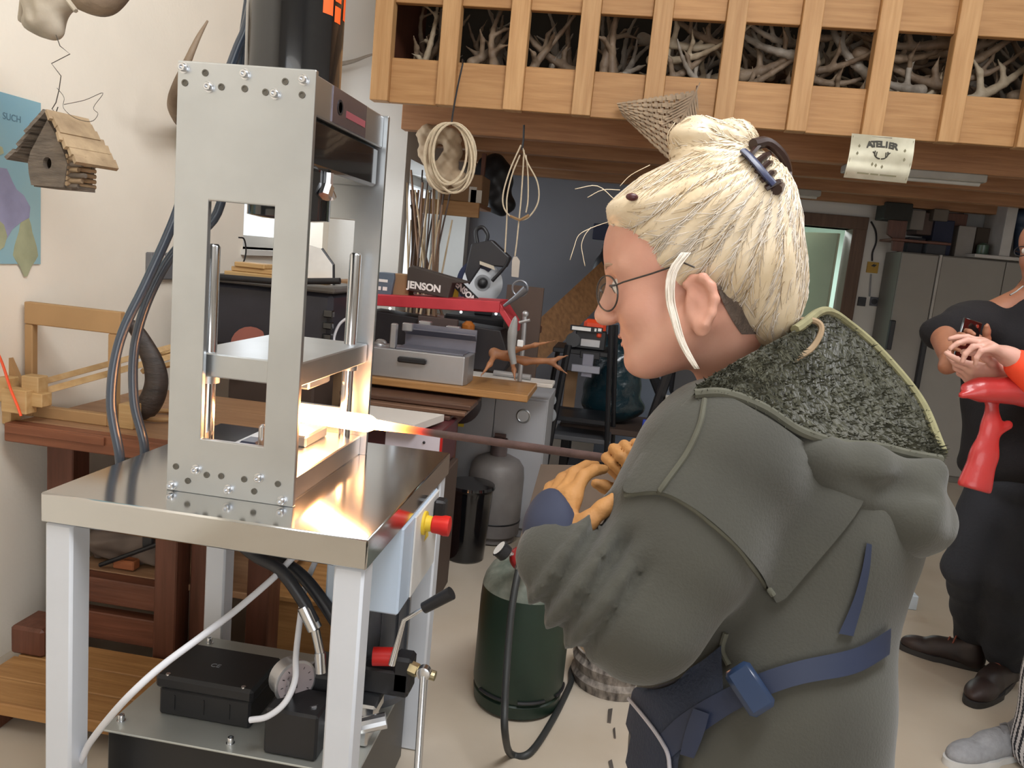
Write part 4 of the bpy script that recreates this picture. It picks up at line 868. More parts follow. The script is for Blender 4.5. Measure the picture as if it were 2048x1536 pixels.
# antler lying on the plank
an2 = thing('table_antler', 'brown branching deer antler lying at the end of the tan plank', 'antler', onY(1030, 745, 3.85))
Ya = 3.86
A_ = lambda x, y, d=0: onY(x, y, Ya+d)
part('antler', sdf([P_chain([A_(988, 706), A_(1010, 712), A_(1050, 722), A_(1105, 722)], [.028, .02, .019, .014], .02), P_chain([A_(1010, 710), A_(1030, 700, -.05), A_(1070, 690, -.1), A_(1112, 681, -.12)], [.017, .014, .010, .003], .015), P_chain([A_(1105, 722), A_(1118, 716), A_(1136, 711)], [.013, .009, .003], .012), P_chain([A_(1100, 724), A_(1118, 736), A_(1135, 748)], [.013, .009, .003], .012), P_chain([A_(990, 708), A_(980, 728, -.08), A_(962, 752, -.14)], [.016, .012, .004], .015), P_chain([A_(1022, 715), A_(1028, 740, -.1), A_(1030, 762, -.14)], [.012, .011, .003], .012)], h=.007), mat('reddish antler', 'a5714d', .55, col2='7d5238', vscale=10, bump=.2), an2, smooth='all')
single('grey_horn', tube(spline([onY(x, y, 3.7) for x, y in ((1028, 728), (1023, 700), (1025, 665), (1030, 640), (1031, 632))], 4), [.014+.0012*min(i, 8) if i < 9 else .0236-.0027*(i-8) for i in range(17)], 12), mat('grey horn', '8b8a88', .35), 'grey polished horn tip standing upright by the brown antler', 'horn', smooth=True)
single('clamp_screw', join(tube([A_(1050, 630, .15), A_(1046, 690, .15), np.append(A_(1046, 690, .15)[:2], .922)], .012, 8), tube([A_(1038, 645, .14), A_(1060, 640, .14)], .008, 8), sph(A_(1051, 628, .15), .018, 8)), alu, 'small bright clamp screw behind the grey horn tip', 'clamp', smooth=True)
pbs('white_tag', (1034, 680, 1046, 694), 3.75, .01, m_wht, 'tiny white square tag hanging beside the grey horn', 'tag')
single('pipe', cyl((-.62, 4.10, .938), (-.42, 4.08, .938), .0155, 12), alu, 'short shiny metal pipe lying behind the brown antler', 'pipe')

# ------------------------------------------------------------------ far window things, hanging coils
# bundle of sticks
sk_m = [wood('stick brown', '8a6a50', '6c4f3a', 'z'), wood('stick pale', 'cbb79a', 'a8916f', 'z'), wood('stick dark', '54433a', '3f322b', 'z')]
p_ = None; NS = 34
for k in range(NS):
    bx0 = 815+60*rng.random(); by = 548; tx = 818+85*(.15+.85*(bx0-815)/60)*rng.uniform(.5, 1.2)+rng.uniform(-14, 12); ty = rng.choice((340, 360, 385, 410, 440, 380, 365)); Yd = 5.0+.25*rng.random()
    if k % 9 == 0: tx = 822
    a, b_ = onY(bx0, by+30, Yd), onY(tx, ty, Yd+.08); dd = unit(a-b_); foot = a+dd*((a[2]-.66)/-dd[2]) if dd[2] < 0 else a
    mid = (foot+b_)/2+np.array([rng.uniform(-.02, .02), rng.uniform(-.02, .02), 0])
    single('stick', tube(spline([foot, mid, b_], 4), [.0085-.0004*i+.002*(k % 3 == 0) for i in range(9)], 6), sk_m[k % 3], '%s stick in the bundle standing in front of the far window' % ('brown', 'pale peeled', 'thin dark')[k % 3], 'stick', 'bundle of sticks by the far window', smooth=True)
q = onY(850, 560, 5.12); single('stick_bin', join(lathe([(.14, .60), (.16, .62), (.19, 1.1), (.20, 1.12), (.185, 1.12), (.15, .655), (.01, .65)], (q[0], q[1], 0), 24)), m_card, 'brown bin holding the bundle of sticks by the window', 'bin', smooth=True)
single('bin_stool', join(bevbox(q[0]-.2, q[0]+.2, 4.93, 5.32, .55, .599, .005), bevbox(q[0]-.16, q[0]-.1, 5.0, 5.25, 0, .549, .004), bevbox(q[0]+.1, q[0]+.16, 5.0, 5.25, 0, .549, .004)), m_dwx, 'low dark stool under the stick bin', 'stool')
# shelf with carton under the joists
Yh = 5.6; sh = thing('wall_shelf', 'short pale wooden bracket shelf under the loft joists by the window', 'shelf', onY(900, 430, Yh))
x0, x1, z0, z1 = span(868, 402, 958, 432, Yh); x0 = WS+.003
part('front_rail', bevbox(x0, x1, Yh, Yh+.03, z0, z1, .003), m_wx, sh); part('shelf_board', bevbox(x0, x1, Yh+.031, Yh+.5, z1-.03, z1, .003), m_deck, sh)
for xh in (x0+.1, x1-.06): part('hanger', bevbox(xh, xh+.03, Yh+.25, Yh+.28, z1+.001, ZB-.052, .002), m_dw, sh)
c0, c1, c2, c3 = span(872, 345, 962, 402, Yh); t = thing('taped_carton', 'brown cardboard carton with clear tape on the bracket shelf', 'carton', ((c0+c1)/2, Yh+.1, z1))
part('carton', bevbox(x0+.15, c1, Yh+.04, Yh+.36, z1+.001, c3, .006), m_card, t); part('tape', bevbox(c1-.09, c1-.035, Yh+.037, Yh+.0395, z1+.002, z1+.11, .0005), mat('clear tape', 'c9c3b8', .4), t); part('tape', bevbox(x0+.36, x0+.44, Yh+.037, Yh+.0395, z1+.002, z1+.09, .0005), mat('clear tape', ''), t)
single('dark_bundle', sdf([P_ell(onY(985, 360, 6.2), (.16, .12, .2), k=.05), P_ell(onY(1000, 405, 6.2), (.12, .1, .1), k=.05)], h=.015, disp=lambda X, Y, Z: .008*np.sin(40*X)*np.sin(35*Z)), m_black, 'dark wrapped bundle hanging under the joists beside the carton', 'bundle', smooth='all')
# paper bag hanging behind the coil
single('paper_bag', sdf([P_ell(onY(872, 268, 5.0), (.13, .06, .06), k=.06), P_ell(onY(853, 300, 5.0), (.05, .05, .09), k=.05), P_ell(onY(905, 300, 5.0), (.06, .05, .12), k=.05), P_ell(onY(880, 350, 5.0), (.09, .06, .10), k=.06), P_ell(onY(915, 360, 5.0), (.05, .05, .06), k=.04)], h=.011, disp=lambda X, Y, Z: .010*np.sin(55*X+20*Z)*np.sin(47*Z-15*X)+.004*np.sin(130*X)*np.sin(120*Z)), mat('kraft paper', 'b09b80', .8, var=.15, vscale=7), 'crumpled kraft paper bag hanging behind the rope coil', 'bag', smooth='all')
Yq = 4.25; m_rope = mat('pale rope', 'c4b49a', .8, var=.1, vscale=60)
rc = thing('rope_coil', 'large coil of pale cord hung from a dark hook under the loft', 'rope', onY(905, 245, Yq))
part('hook', tube([np.array([onY(926, 128, YM)[0], YM+.03, 2.545]), np.array([onY(926, 128, YM)[0], YM+.03, 2.568]), np.array([onY(926, 128, YM)[0], YM-.02, 2.568])]+spline([onY(x, y, Yq) for x, y in ((925, 130), (915, 175), (906, 225), (903, 250))], 4)+[onY(900, 244, Yq)], .005, 6), m_black, rc, smooth=True)
for k in range(8):
    rx_, rz_ = rng.uniform(34, 50), rng.uniform(58, 72); cx_, cy_ = 896+rng.uniform(-8, 12), 246+rz_; tilt = rng.uniform(-.1, .2)
    part('loop', tube([onY(cx_+rx_*math.sin(a)+tilt*rz_*(1-math.cos(a))*.6, cy_-rz_*math.cos(a), Yq-.02+.006*k+.02*math.sin(a+k)) for a in [2*PI*i/32 for i in range(33)]], .006, 6, cap=False), m_rope, rc, smooth=True)
wc = thing('wire_coil', 'loose coil of pale wire with hanging ends below the loft beam', 'wire', onY(1045, 285, 4.6)); Yw = 4.55
for k, pts_ in enumerate((((1042, 290), (1020, 340), (1006, 390), (1010, 420), (1030, 438), (1055, 436), (1076, 405), (1075, 365), (1055, 325), (1044, 292)), ((1048, 300), (1046, 340), (1042, 400), (1038, 440), (1034, 480), (1030, 512)), ((1040, 310), (1024, 350), (1014, 395), (1014, 430), (1012, 470), (1010, 505)), ((1052, 310), (1056, 350), (1056, 400), (1052, 425)))):
    part('strand', tube(spline([onY(x, y, Yw+.01*k) for x, y in pts_], 5), .0045, 6), m_rope, wc, smooth=True)
part('tie', tube([onY(x, y, Yw-.01) for x, y in ((1020, 432), (1040, 440), (1058, 430))], .008, 6), mat('tan binding', '9a7a55', .8), wc, smooth=True)
part('hook', tube([onY(1048, 250, Yw), onY(1047, 280, Yw), onY(1044, 300, Yw)], .006, 6), m_black, wc, smooth=True)
t = thing('paper_tag', 'pale paper tag hanging from the loose wire end', 'tag', onY(1031, 553, Yw)); tg = [(p[0], p[2]) for p in [onY(x, y, Yw+.012) for x, y in ((1027, 513), (1034, 513), (1040, 522), (1037, 555), (1023, 553), (1024, 522))]]
part('tag', prism(tg, .003, frame((0, Yw+.012, 0), (1, 0, 0), (0, 0, 1), (0, -1, 0))), mat('tag card', 'b8b1a6', .8), t)

# ------------------------------------------------------------------ bottles, bucket, hose, clutter on the floor
m_green = mat('dark green bottle paint', '1d3226', .42, col2='16261d', vscale=5)
q = onZ(1018, 1440, 0); gx, gy = q[0]+.005, q[1]+.14
gb_ = thing('gas_bottle', 'dark green propane bottle with frosted shoulder beside the woman', 'gas bottle', (gx, gy, 0))
GH = .50
part('body', lathe([(.135, 0), (.152, .012), (.157, .05), (.157, .055), (.150, .06), (.157, .07), (.160, .09), (.160, GH-.12), (.157, GH-.07)], (gx, gy, 0), 48), m_green, gb_, smooth=True)
part('shoulder', lathe([(.157, GH-.0699), (.150, GH-.04), (.132, GH-.008), (.10, GH+.014), (.05, GH+.03), (.03, GH+.032)], (gx, gy, 0), 48), mat('frosted shoulder', '8f9287', .6, col2='3c4a40', vscale=11, bump=.2), gb_, smooth=True)
for k in range(3):
    a0 = -2.4+k*.95; pts_ = [(gx+.1612*math.cos(a0+.6*i/8), gy+.1612*math.sin(a0+.6*i/8), .078) for i in range(9)]; part('foot_slot', tube(pts_, .006, 6), m_black, gb_)
part('valve', join(cyl((gx, gy, GH+.03), (gx, gy, GH+.075), .018, 12), cyl((gx-.035, gy, GH+.06), (gx+.02, gy, GH+.06), .012, 10)), m_zinc, gb_)
rg = thing('gas_regulator', 'red gas regulator with black pressure gauge screwed on the green bottle', 'regulator', (gx, gy, GH+.06)); RZ = GH+.095
rc_ = at(1043, 1118, 2.56)
part('housing', lathe([(.02, -.022), (.036, -.018), (.042, -.004), (.042, .004), (.034, .016), (.018, .022)], rc_, 24, (.5, -.35, .6)), mat('dark red casting', '8e1c1e', .35), rg, smooth=True)
part('stem', join(cyl(rc_+np.array([.0, 0, .01]), rc_+np.array([.0, .0, .05]), .011, 10), cyl(rc_, (gx, gy, GH+.06), .012, 10), cyl(rc_, at(1010, 1102, 2.53), .008, 10)), m_zinc, rg, smooth=True)
part('gauge', lathe([(.024, -.016), (.028, -.012), (.028, .014), (.030, .016), (.026, .018)], at(1006, 1103, 2.53), 22, unit([-.75, -.2, .65])), m_black, rg, smooth=True); part('gauge_face', lathe([(.0255, .0181), (.0255, .0186)], at(1006, 1103, 2.53), 22, unit([-.75, -.2, .65])), m_wht, rg)
hose('gas_hose', 'black rubber gas hose hanging from the regulator down to the floor', [at(1043, 1120, 2.53), at(1035, 1150, 2.50), at(1024, 1215, 2.46), at(1016, 1300, 2.42), at(1010, 1400, 2.36), at(1010, 1465, 2.33), np.append(onZ(1022, 1508, .012)[:2], .012), np.append(onZ(1060, 1505, .012)[:2], .012), np.append(onZ(1105, 1440, .012)[:2], .012), np.append(onZ(1140, 1370, .012)[:2], .012), np.append(onZ(1160, 1320, .012)[:2], .012), np.append(onZ(1300, 1250, .012)[:2], .012), np.append(onZ(1500, 1230, .012)[:2], .012)], .0115, mat('gas hose', '2c2e2e', .5), ends=[(at(1043, 1116, 2.53), at(1038, 1142, 2.51), .015)])
# grey bottle and bucket
q = onZ(972, 1095, 0); g2 = thing('gas_bottle', 'old grey gas bottle with collar standing behind the black bucket', 'gas bottle', (q[0], q[1]+.15, 0)); X, Y = q[0], q[1]+.15
m_gb = mat('scuffed grey paint', '7b7672', .5, col2='66605e', vscale=6, bump=.1)
part('body', lathe([(.11, 0), (.13, .01), (.13, .04), (.15, .05), (.152, .12), (.152, .36), (.145, .42), (.12, .455), (.07, .478), (.03, .48)], (X, Y, 0), 40), m_gb, g2, smooth=True)
part('collar', lathe([(.045, .47), (.045, .57), (.039, .57), (.039, .472)], (X, Y, 0), 24), mat('brown grey collar', '5c5150', .5), g2, smooth=True)
part('valve', join(cyl((X, Y, .48), (X, Y, .58), .015, 10), cyl((X-.03, Y, .585), (X+.03, Y, .585), .014, 10)), m_iron, g2)
part('band', lathe([(.1525, .12), (.1535, .122), (.1535, .128), (.1525, .13)], (X, Y, 0), 40), m_black, g2)
q = onZ(922, 1122, 0); bk = thing('bucket', 'round black plastic bucket with rolled rim behind the control box', 'bucket', (q[0], q[1]+.02, 0)); X, Y = q[0]+.005, q[1]+.06
part('body', lathe([(.092, 0), (.10, .008), (.118, .375), (.112, .375), (.094, .015), (.01, .014)], (X, Y, 0), 40), m_blackgloss, bk, smooth=True); part('rim', lathe([(.113, .372), (.122, .37), (.127, .382), (.122, .396), (.112, .396)], (X, Y, 0), 40), m_blackgloss, bk, smooth=True)
# stump
q = onZ(1212, 1395, 0); st = thing('tree_stump', 'low bark-covered stump on the floor under the woman\'s elbow', 'stump', (q[0], q[1]+.13, 0)); X, Y = q[0]+.02, q[1]+.13
bark = mat('mottled bark', '3d3733', .95, col2='a49a90', vscale=40, stretch=(1, 1, .3), bump=.8, bscale=50)
part('bark', sdf([P_cap((X, Y, .02), (X, Y, .10), .150, .150, .0)], h=.008, disp=lambda x, y, z: .006*np.sin(18*np.arctan2(y-Y, x-X)+20*z)*np.sin(60*z)), bark, st, smooth='all') if False else part('bark', lathe([(.155+.006*((i*7) % 3-1), .0+.02*i) for i in range(8)], (X, Y, 0), 30), bark, st, smooth=True)
part('top', lathe([(.145, .14), (.142, .147), (.01, .148)], (X, Y, 0), 30), mat('sawn wood', '9c8468', .8, var=.2, vscale=9), st)
# leaning cardboard and brown sheets behind the gloves
a = onZ(1030, 1140, 0); t = thing('cardboard_sheet', 'large brown cardboard sheet leaning behind the gloved hand', 'cardboard', onY(1120, 1130, 3.6))
P4 = [onY(1028, 1120, 3.45), onY(1300, 1130, 3.45), onY(1265, 935, 3.9), onY(1082, 930, 3.9)]
P4[0][2] = max(P4[0][2], .0); nn = unit(np.cross(P4[1]-P4[0], P4[3]-P4[0]))
part('sheet', MB().add(P4+[p_+nn*.006 for p_ in P4], [(3, 2, 1, 0), (4, 5, 6, 7), (0, 1, 5, 4), (1, 2, 6, 5), (2, 3, 7, 6), (3, 0, 4, 7)]), mat('grey brown card', '6f5f52', .85, var=.1), t)
lo_ = min(p_[2] for p_ in P4); part('support', bevbox(P4[0][0]+.05, P4[1][0]-.05, 3.50, 3.75, 0, lo_+.0, .006), m_card, t)
single('white_carton', bevbox(1.36, 1.64, 4.0, 4.3, 0, .075, .004), mat('pale blue white card', 'c4cfdb', .6), 'low white carton on the floor behind the hooded woman', 'carton')
for k, (x, y, l, w_) in enumerate(((1218, 1430, .09, .012), (1228, 1465, .06, .006), (1222, 1535, .08, .01))):
    q = onZ(x, y, .004); single('metal_offcut', prism([(-w_*.4, -l/2), (w_*.6, -l/2), (w_, l/2), (-w_*.3, l/2-.01)], .005, Matrix.Translation((q[0], q[1], .0005)) @ Matrix.Rotation(.1*k, 4, 'Z')), mat('scrap steel', '77726e', .4, .7), ('long tapering steel scrap on the floor right of the gas hose', 'thin steel sliver below the long scrap', 'lowest steel scrap by the apron hem')[k], 'scrap')

# ------------------------------------------------------------------ black tool stand, rubbish bag and clutter in the dark middle
Yt = 4.9
ts = thing('tool_stand', 'black steel tool trolley with uprights and shelves left of the rubbish bag', 'trolley', onY(1160, 930, Yt))
m_bs = mat('satin black steel', '19191c', .4, var=.15)
def up(x0, y0, x1, y1, Y, r, name='upright'):
    a, b_ = onY(x0, y0, Y), onY(x1, y1, Y); d = (b_-a); b_ = a+d*(a[2]/-d[2]) if d[2] < 0 else b_
    part(name, tube([a, b_], r, 8), m_bs, ts, smooth=True)
up(1137, 690, 1090, 930, Yt, .022); up(1118, 690, 1072, 930, Yt+.35, .016); up(1222, 650, 1212, 930, Yt, .016); up(1232, 650, 1224, 930, Yt+.35, .016)
for (y0, hh) in ((705, .03), (842, .03), (880, .03)):
    a, b_, c_, d_ = span(1105, y0-8, 1222, y0+8, Yt); part('shelf', bevbox(a, b_, Yt, Yt+.36, (c_+d_)/2-.015, (c_+d_)/2+.015, .004), m_bs if y0 < 870 else mat('grey sheet', '4d4d50', .5), ts)
part('axle_hub', join(cyl(onY(1097, 830, Yt-.03), onY(1097, 830, Yt+.1), .05, 20), cyl(onY(1100, 800, Yt-.03), onY(1100, 800, Yt+.05), .04, 16)), m_blackgloss, ts, smooth=True)
zs = span(1105, 697, 1222, 713, Yt)[2]+.0
pw = thing('impact_tool', 'black and orange power tool with silver label resting on the black trolley', 'power tool', onY(1180, 690, Yt+.1)); z_s = onY(1165, 705, Yt+.1)[2]+.017
def pq(name, px, m, y0=0, dep=.12, b=.008): a, b_, c_, d_ = span(*px, Yt+.05+y0); return part(name, bevbox(a, b_, Yt+.05+y0, Yt+.05+y0+dep, c_, d_, b), m, pw)
pq('body', (1150, 660, 1212, 700), m_black); pq('orange_cap', (1167, 640, 1212, 668), mat('orange red plastic', 'd5431f', .4), .01, .1, .02); pq('orange_trigger', (1193, 664, 1203, 676), mat('orange red plastic', ''), -.01, .03)
nb = pq('name_bar', (1140, 653, 1206, 664), m_black, -.02, .03, .002); lettering('K 12', .035, frame(onY(1195, 659, Yt+.028), unit([1, 0, -.08]), (0, 0, 1), (0, -1, 0)), m_wht, pw) if False else None
pq('white_bar', (1144, 654, 1182, 661), m_wht, -.022, .002, 0); pq('white_mark', (1189, 657, 1193, 663), m_wht, -.022, .002, 0); pq('white_mark', (1196, 657, 1203, 663), m_wht, -.022, .002, 0)
pq('silver_label', (1161, 679, 1200, 694), alu, -.004, .006, .002); part('round_housing', cyl(onY(1146, 680, Yt+.02), onY(1146, 680, Yt+.16), .045, 20), m_black, pw, smooth=True)
pb('jaw', (1163, 708, 1186, 755), Yt-.02, .03, alud, ts); pb('cross_bar', (1142, 731, 1200, 746), Yt-.04, .018, mat('worn grey steel', '8e8f99', .4, .5), ts); pb('bolt_plate', (1160, 703, 1200, 718), Yt-.012, .01, m_bs, ts)
pb('tan_panel', (1128, 742, 1152, 815), Yt+.3, .03, m_card, ts)
gbq = thing('rubbish_bag', 'full dark teal plastic rubbish bag with folded neck beside the woman\'s chin', 'bag', onY(1225, 835, 5.3)); Yg = 5.45; bc = onY(1225, 775, Yg)
wr_ = lambda X, Y, Z: .007*np.sin(24*X+3*np.sin(9*Z))*np.sin(13*Z+6*Y)+.004*np.sin(46*X-22*Z)*np.sin(30*Z)
part('sack', sdf([P_ell(bc, (.20, .18, .22), k=.06), P_ell(bc+np.array([0.0, 0, .19]), (.15, .13, .16), k=.08), P_ell(bc+np.array([.02, 0, -.12]), (.22, .19, .11), k=.06), P_cap(bc+np.array([-.06, 0, .25]), bc+np.array([-.08, 0, .33]), .05, .03, .04)], h=.012, disp=wr_), mat('dark teal polythene', '17323a', .22, col2='0f222a', vscale=6, bump=.5, bscale=25, coat=.3), gbq, smooth='all')
zb_ = bc[2]-.235
dk = thing('low_bench', 'low dark bench carrying the rubbish bag', 'bench', (bc[0], Yg, 0)); part('top', bevbox(bc[0]-.32, bc[0]+.75, 5.18, 5.75, zb_-.04, zb_, .005), m_darkcard, dk)
for x in (-.3, .68):
    for y in (5.2, 5.68): part('leg', bevbox(bc[0]+x, bc[0]+x+.05, y, y+.05, 0, zb_-.041, .004), m_bs, dk)
part('lower_shelf', bevbox(bc[0]-.25, bc[0]+.68, 5.25, 5.68, .12, .15, .004), mat('grey sheet', ''), dk)
t = thing('machine_stand', 'dark tripod machine stand with a white box behind the woman\'s neck', 'stand', onY(1330, 830, 4.6))
for (x0, y0, x1, y1, yy) in ((1340, 735, 1300, 850, 4.6), (1300, 735, 1345, 850, 4.9), (1390, 745, 1380, 850, 4.7)):
    a, b_ = onY(x0, y0, yy), onY(x1, y1, yy); d = b_-a; part('leg', tube([a, a+d*(a[2]/-d[2])], .03, 8), m_bs, t, smooth=True)
pb('machine_body', (1345, 735, 1430, 800), 4.62, .25, m_black, t, .01); pb('bright_rail', (1345, 728, 1430, 737), 4.6, .3, mat('pale rail', 'b9bec9', .4), t); pb('white_box', (1330, 797, 1356, 835), 4.5, .12, mat('pale box', 'c9c3b8', .6), t); pb('blue_grip', (1284, 840, 1293, 870), 4.55, .03, mat('blue grip', '243a9a', .4), t)
pbs('grey_cabinet', (1255, 640, 1320, 700), 6.6, .4, mat('blue grey steel', '6b7684', .5), 'grey-blue metal cabinet top seen past the woman\'s mouth', 'cabinet') if False else None
xx = span(1215, 618, 1330, 690, 6.3); single('steel_cabinet', bevbox(xx[0], xx[1]+.3, 6.3, 6.7, 0, xx[3], .006), mat('blue grey steel', '626b78', .5), 'low blue-grey steel cabinet at the dark far wall', 'cabinet')
single('black_bag', sdf([P_ell(onY(1212, 545, 6.2), (.11, .08, .16), k=.05), P_ell(onY(1222, 580, 6.2), (.12, .08, .1), k=.05)]+P_chain([onY(x, y, 6.2) for x, y in ((1200, 520), (1208, 490), (1222, 480), (1232, 510))], [.012]*4, .01), h=.012), m_black, 'black shoulder bag hanging at the top of the leaning plank', 'bag', smooth='all')
pbs('blue_sign', (1186, 448, 1222, 480), 7.46, .03, mat('dark navy panel', '2b3048', .6), 'dark navy panel fixed on the shaded far wall', 'panel')

# ------------------------------------------------------------------ far right: wardrobes, boxes, fittings
Yw = 7.06
m_ward = mat('grey taupe laminate', '8c8780', .5, var=.03); m_ward2 = mat('dark taupe laminate', '6c675f', .5, var=.03)
wd = thing('wardrobe', 'tall grey two-door wardrobe with long dark handles beside the doorway', 'wardrobe', (2.35, 6.4, 0))
WX0 = onY(1795, 560, Yw)[0]; WX1 = WX0+1.42; WZ = 1.905
part('carcass', bevbox(WX0, WX1, Yw+.02, Yw+.42, .0, WZ, .003), m_ward2, wd)
xd = onY(1865, 620, Yw)[0]
d1 = part('door', bevbox(WX0+.005, xd-.025, Yw, Yw+.019, .06, WZ-.01, .003), m_ward, wd); d2 = part('door', bevbox(xd+.005, xd+.50, Yw, Yw+.019, .06, WZ-.01, .003), m_ward, wd); part('door', bevbox(xd+.505, WX1-.005, Yw, Yw+.019, .06, WZ-.01, .003), m_ward, wd)
part('edge_strip', bevbox(xd-.02, xd, Yw-.012, Yw+.019, .06, WZ, .002), mat('pale strip', 'a8a39c', .4), wd)
for d_, px_, y0, y1 in ((d1, 1782, 640, 700), (d1, 1842, 655, 800)):
    a, b_, c_, e_ = span(px_-5, y0, px_+5, y1, Yw-.04); part('handle', bevbox(a, b_, Yw-.05, Yw-.001, c_, e_, .006), m_black, d_)
boxes = (((1770, 405, 1825, 440), 'dark green cardboard box at the left end above the wardrobe', '2a2a26'), ((1822, 420, 1850, 460), 'pale grey box under the joist above the wardrobe', '77716b'), ((1836, 425, 1868, 470), 'brown carton standing above the wardrobe', '5b4a43'), ((1868, 418, 1898, 442), 'grey flat carton on top of the blue box', '655d54'), ((1868, 440, 1908, 480), 'navy blue box above the wardrobe', '262a3f'), ((1815, 475, 1850, 508), 'dark crate with glass jars on the wardrobe top', '35353a'), ((1853, 482, 1893, 508), 'charcoal crate right of the jar crate', '3c3c40'), ((1915, 452, 1950, 502), 'white crumpled paper stack on the wardrobe', '8f8a85'), ((1950, 455, 1978, 505), 'brown cardboard box at the right on the wardrobe', '4a3f35'))
for k, (px_, lab, col) in enumerate(boxes):
    Yk_ = Yw+.04+.05*(k % 3); a, b_, c_, d_ = span(*px_, Yk_); bot = WZ+.001 if px_[3] > 470 else c_
    single('storage_box', bevbox(a, b_, Yk_, Yk_+.25, bot, d_, .006), mat('box tone '+col, col, .8, var=.12), lab, 'box')
lowz = span(1770, 405, 1908, 480, Yw)[2]
sh2 = thing('top_shelf', 'brown wooden bracket shelf end and upright above the wardrobe', 'shelf', (WX0, Yw+.2, WZ))
a, b_, c_, d_ = span(1778, 440, 1815, 512, Yw+.02); part('bracket', prism([(a, d_), (b_, d_), (b_, WZ+.002), (a+.06, WZ+.002), (a+.05, (c_+d_)/2), (a-.0, (c_+d_)/2+.03)], .04, frame((0, Yw+.12, 0), (1, 0, 0), (0, 0, 1), (0, -1, 0))), m_dw, sh2)
a, b_, c_, d_ = span(1900, 395, 1945, 505, Yw+.1); part('upright', bevbox(a, b_, Yw+.22, Yw+.30, WZ+.001, ZB-.055, .004), m_dw, sh2)
part('shelf_board', bevbox(WX0-.1, a, Yw+.0, Yw+.33, lowz-.022, lowz-.002, .003), m_dw, sh2)
cw = thing('white_cabinet', 'white wall cabinet with an open front at the right above the wardrobe', 'cabinet', onY(2000, 500, Yw-.1)); a, b_, c_, d_ = span(1965, 385, 2070, 505, Yw-.1)
part('back', bevbox(a, b_+.2, Yw+.3, Yw+.32, WZ+.03, d_, .002), mat('pale cabinet', '8d8b88', .6), cw); part('side', bevbox(a+.17, a+.25, Yw-.1, Yw+.29, WZ+.03, d_+.04, .003), mat('white cabinet', 'b5b2ae', .5), cw); part('base', bevbox(a-.02, b_+.2, Yw-.12, Yw+.3, WZ+.003, WZ+.029, .003), mat('white cabinet', ''), cw)
part('green_jar', lathe([(.04, 0), (.045, .02), (.045, .08), (.02, .1)], (a+.10, Yw+.05, WZ+.03), 16), mat('green glass', '4d6353', .3), cw, smooth=True)
single('blue_helmet', sdf([P_ell(onY(2043, 437, Yw), (.09, .09, .08), k=.02), P_cap(onY(2043, 450, Yw), onY(2043, 500, Yw), .05, .06, .02)], h=.012), mat('dark blue', '2f3c52', .5), 'dark blue rounded case in the white cabinet at the right edge', 'case', smooth='all')
pbs('ceiling_panel', (1960, 378, 1995, 402), Yw-.3, .05, mat('moss green', '4b5138', .8), 'small moss-green block under the loft by the white cabinet', 'block')
# wall fittings on the door-side wall
Ys_ = YB-.001
single('wall_cable', tube(spline([onY(x, y, Ys_-.012) for x, y in ((1742, 443), (1751, 462), (1752, 485), (1745, 505), (1744, 522))], 4), .008, 6), m_black, 'dark cable running down the white wall to the yellow sign', 'cable', smooth=True)
single('wall_cable', tube([onY(x, y, Ys_-.012) for x, y in ((1742, 548), (1740, 575), (1739, 593))], .007, 6), mat('grey cable', '8c8c8e', .5), 'pale cable running from the yellow sign to the sockets', 'cable', smooth=True)
t = thing('warning_sign', 'small yellow electrical warning sign on the white wall right of the doorway', 'sign', onY(1744, 545, Ys_)); a, b_, c_, d_ = span(1733, 524, 1756, 546, Ys_); part('plate', bevbox(a, b_, Ys_-.014, Ys_-.001, c_, d_, .002), mat('ochre yellow', 'b08a2a', .5), t); part('bolt_mark', prism([(a+.03, c_+.06), (a+.06, c_+.055), (a+.05, c_+.04), (a+.08, c_+.075), (a+.055, c_+.075), (a+.065, c_+.09)], .001, frame((0, Ys_-.0145, 0), (1, 0, 0), (0, 0, 1), (0, -1, 0))), m_black, t)
for k, (x0, x1, col) in enumerate(((1715, 1731, '2c2c30'), (1739, 1756, '55555c'), (1759, 1780, '4a4a52'))):
    a, b_, c_, d_ = span(x0, 594, x1, 612, Ys_); t = thing('wall_socket', ('leftmost dark wall socket right of the door frame', 'middle grey wall socket right of the door frame', 'rightmost grey wall socket, next to the wardrobe')[k], 'socket', ((a+b_)/2, Ys_, c_)); part('frame', bevbox(a, b_, Ys_-.016, Ys_-.001, c_, d_, .003), mat('socket '+col, col, .5), t); part('recess', cyl(((a+b_)/2, Ys_-.0165, (c_+d_)/2), ((a+b_)/2, Ys_-.0175, (c_+d_)/2), (b_-a)*.36, 16), m_black, t)
# fluorescent strips under the loft
for k, (p, q) in enumerate((((1575, 378), (1640, 386)), ((1680, 372), (1960, 402)))):
    Yl = 6.5 if k == 0 else 5.05; a, b_ = onY(*p, Yl), onY(*q, Yl); lb = ('short pale lamp housing under the loft behind the hair clip', 'long narrow strip lamp housing under the loft below the sign')[k]
    zc = ZB-.0502
    t = thing('strip_lamp', lb, 'lamp', ((a[0]+b_[0])/2, Yl, zc)); part('housing', bevbox(a[0], b_[0], Yl-.05, Yl+.05, zc-.045, zc-.0, .006), mat('lamp housing', '9a978f', .5), t); part('tube_cover', tube([(a[0]+.02, Yl, zc-.05), (b_[0]-.02, Yl, zc-.05)], .014, 8), mat('lamp tube', 'b5b3ac', .4), t, smooth=True)
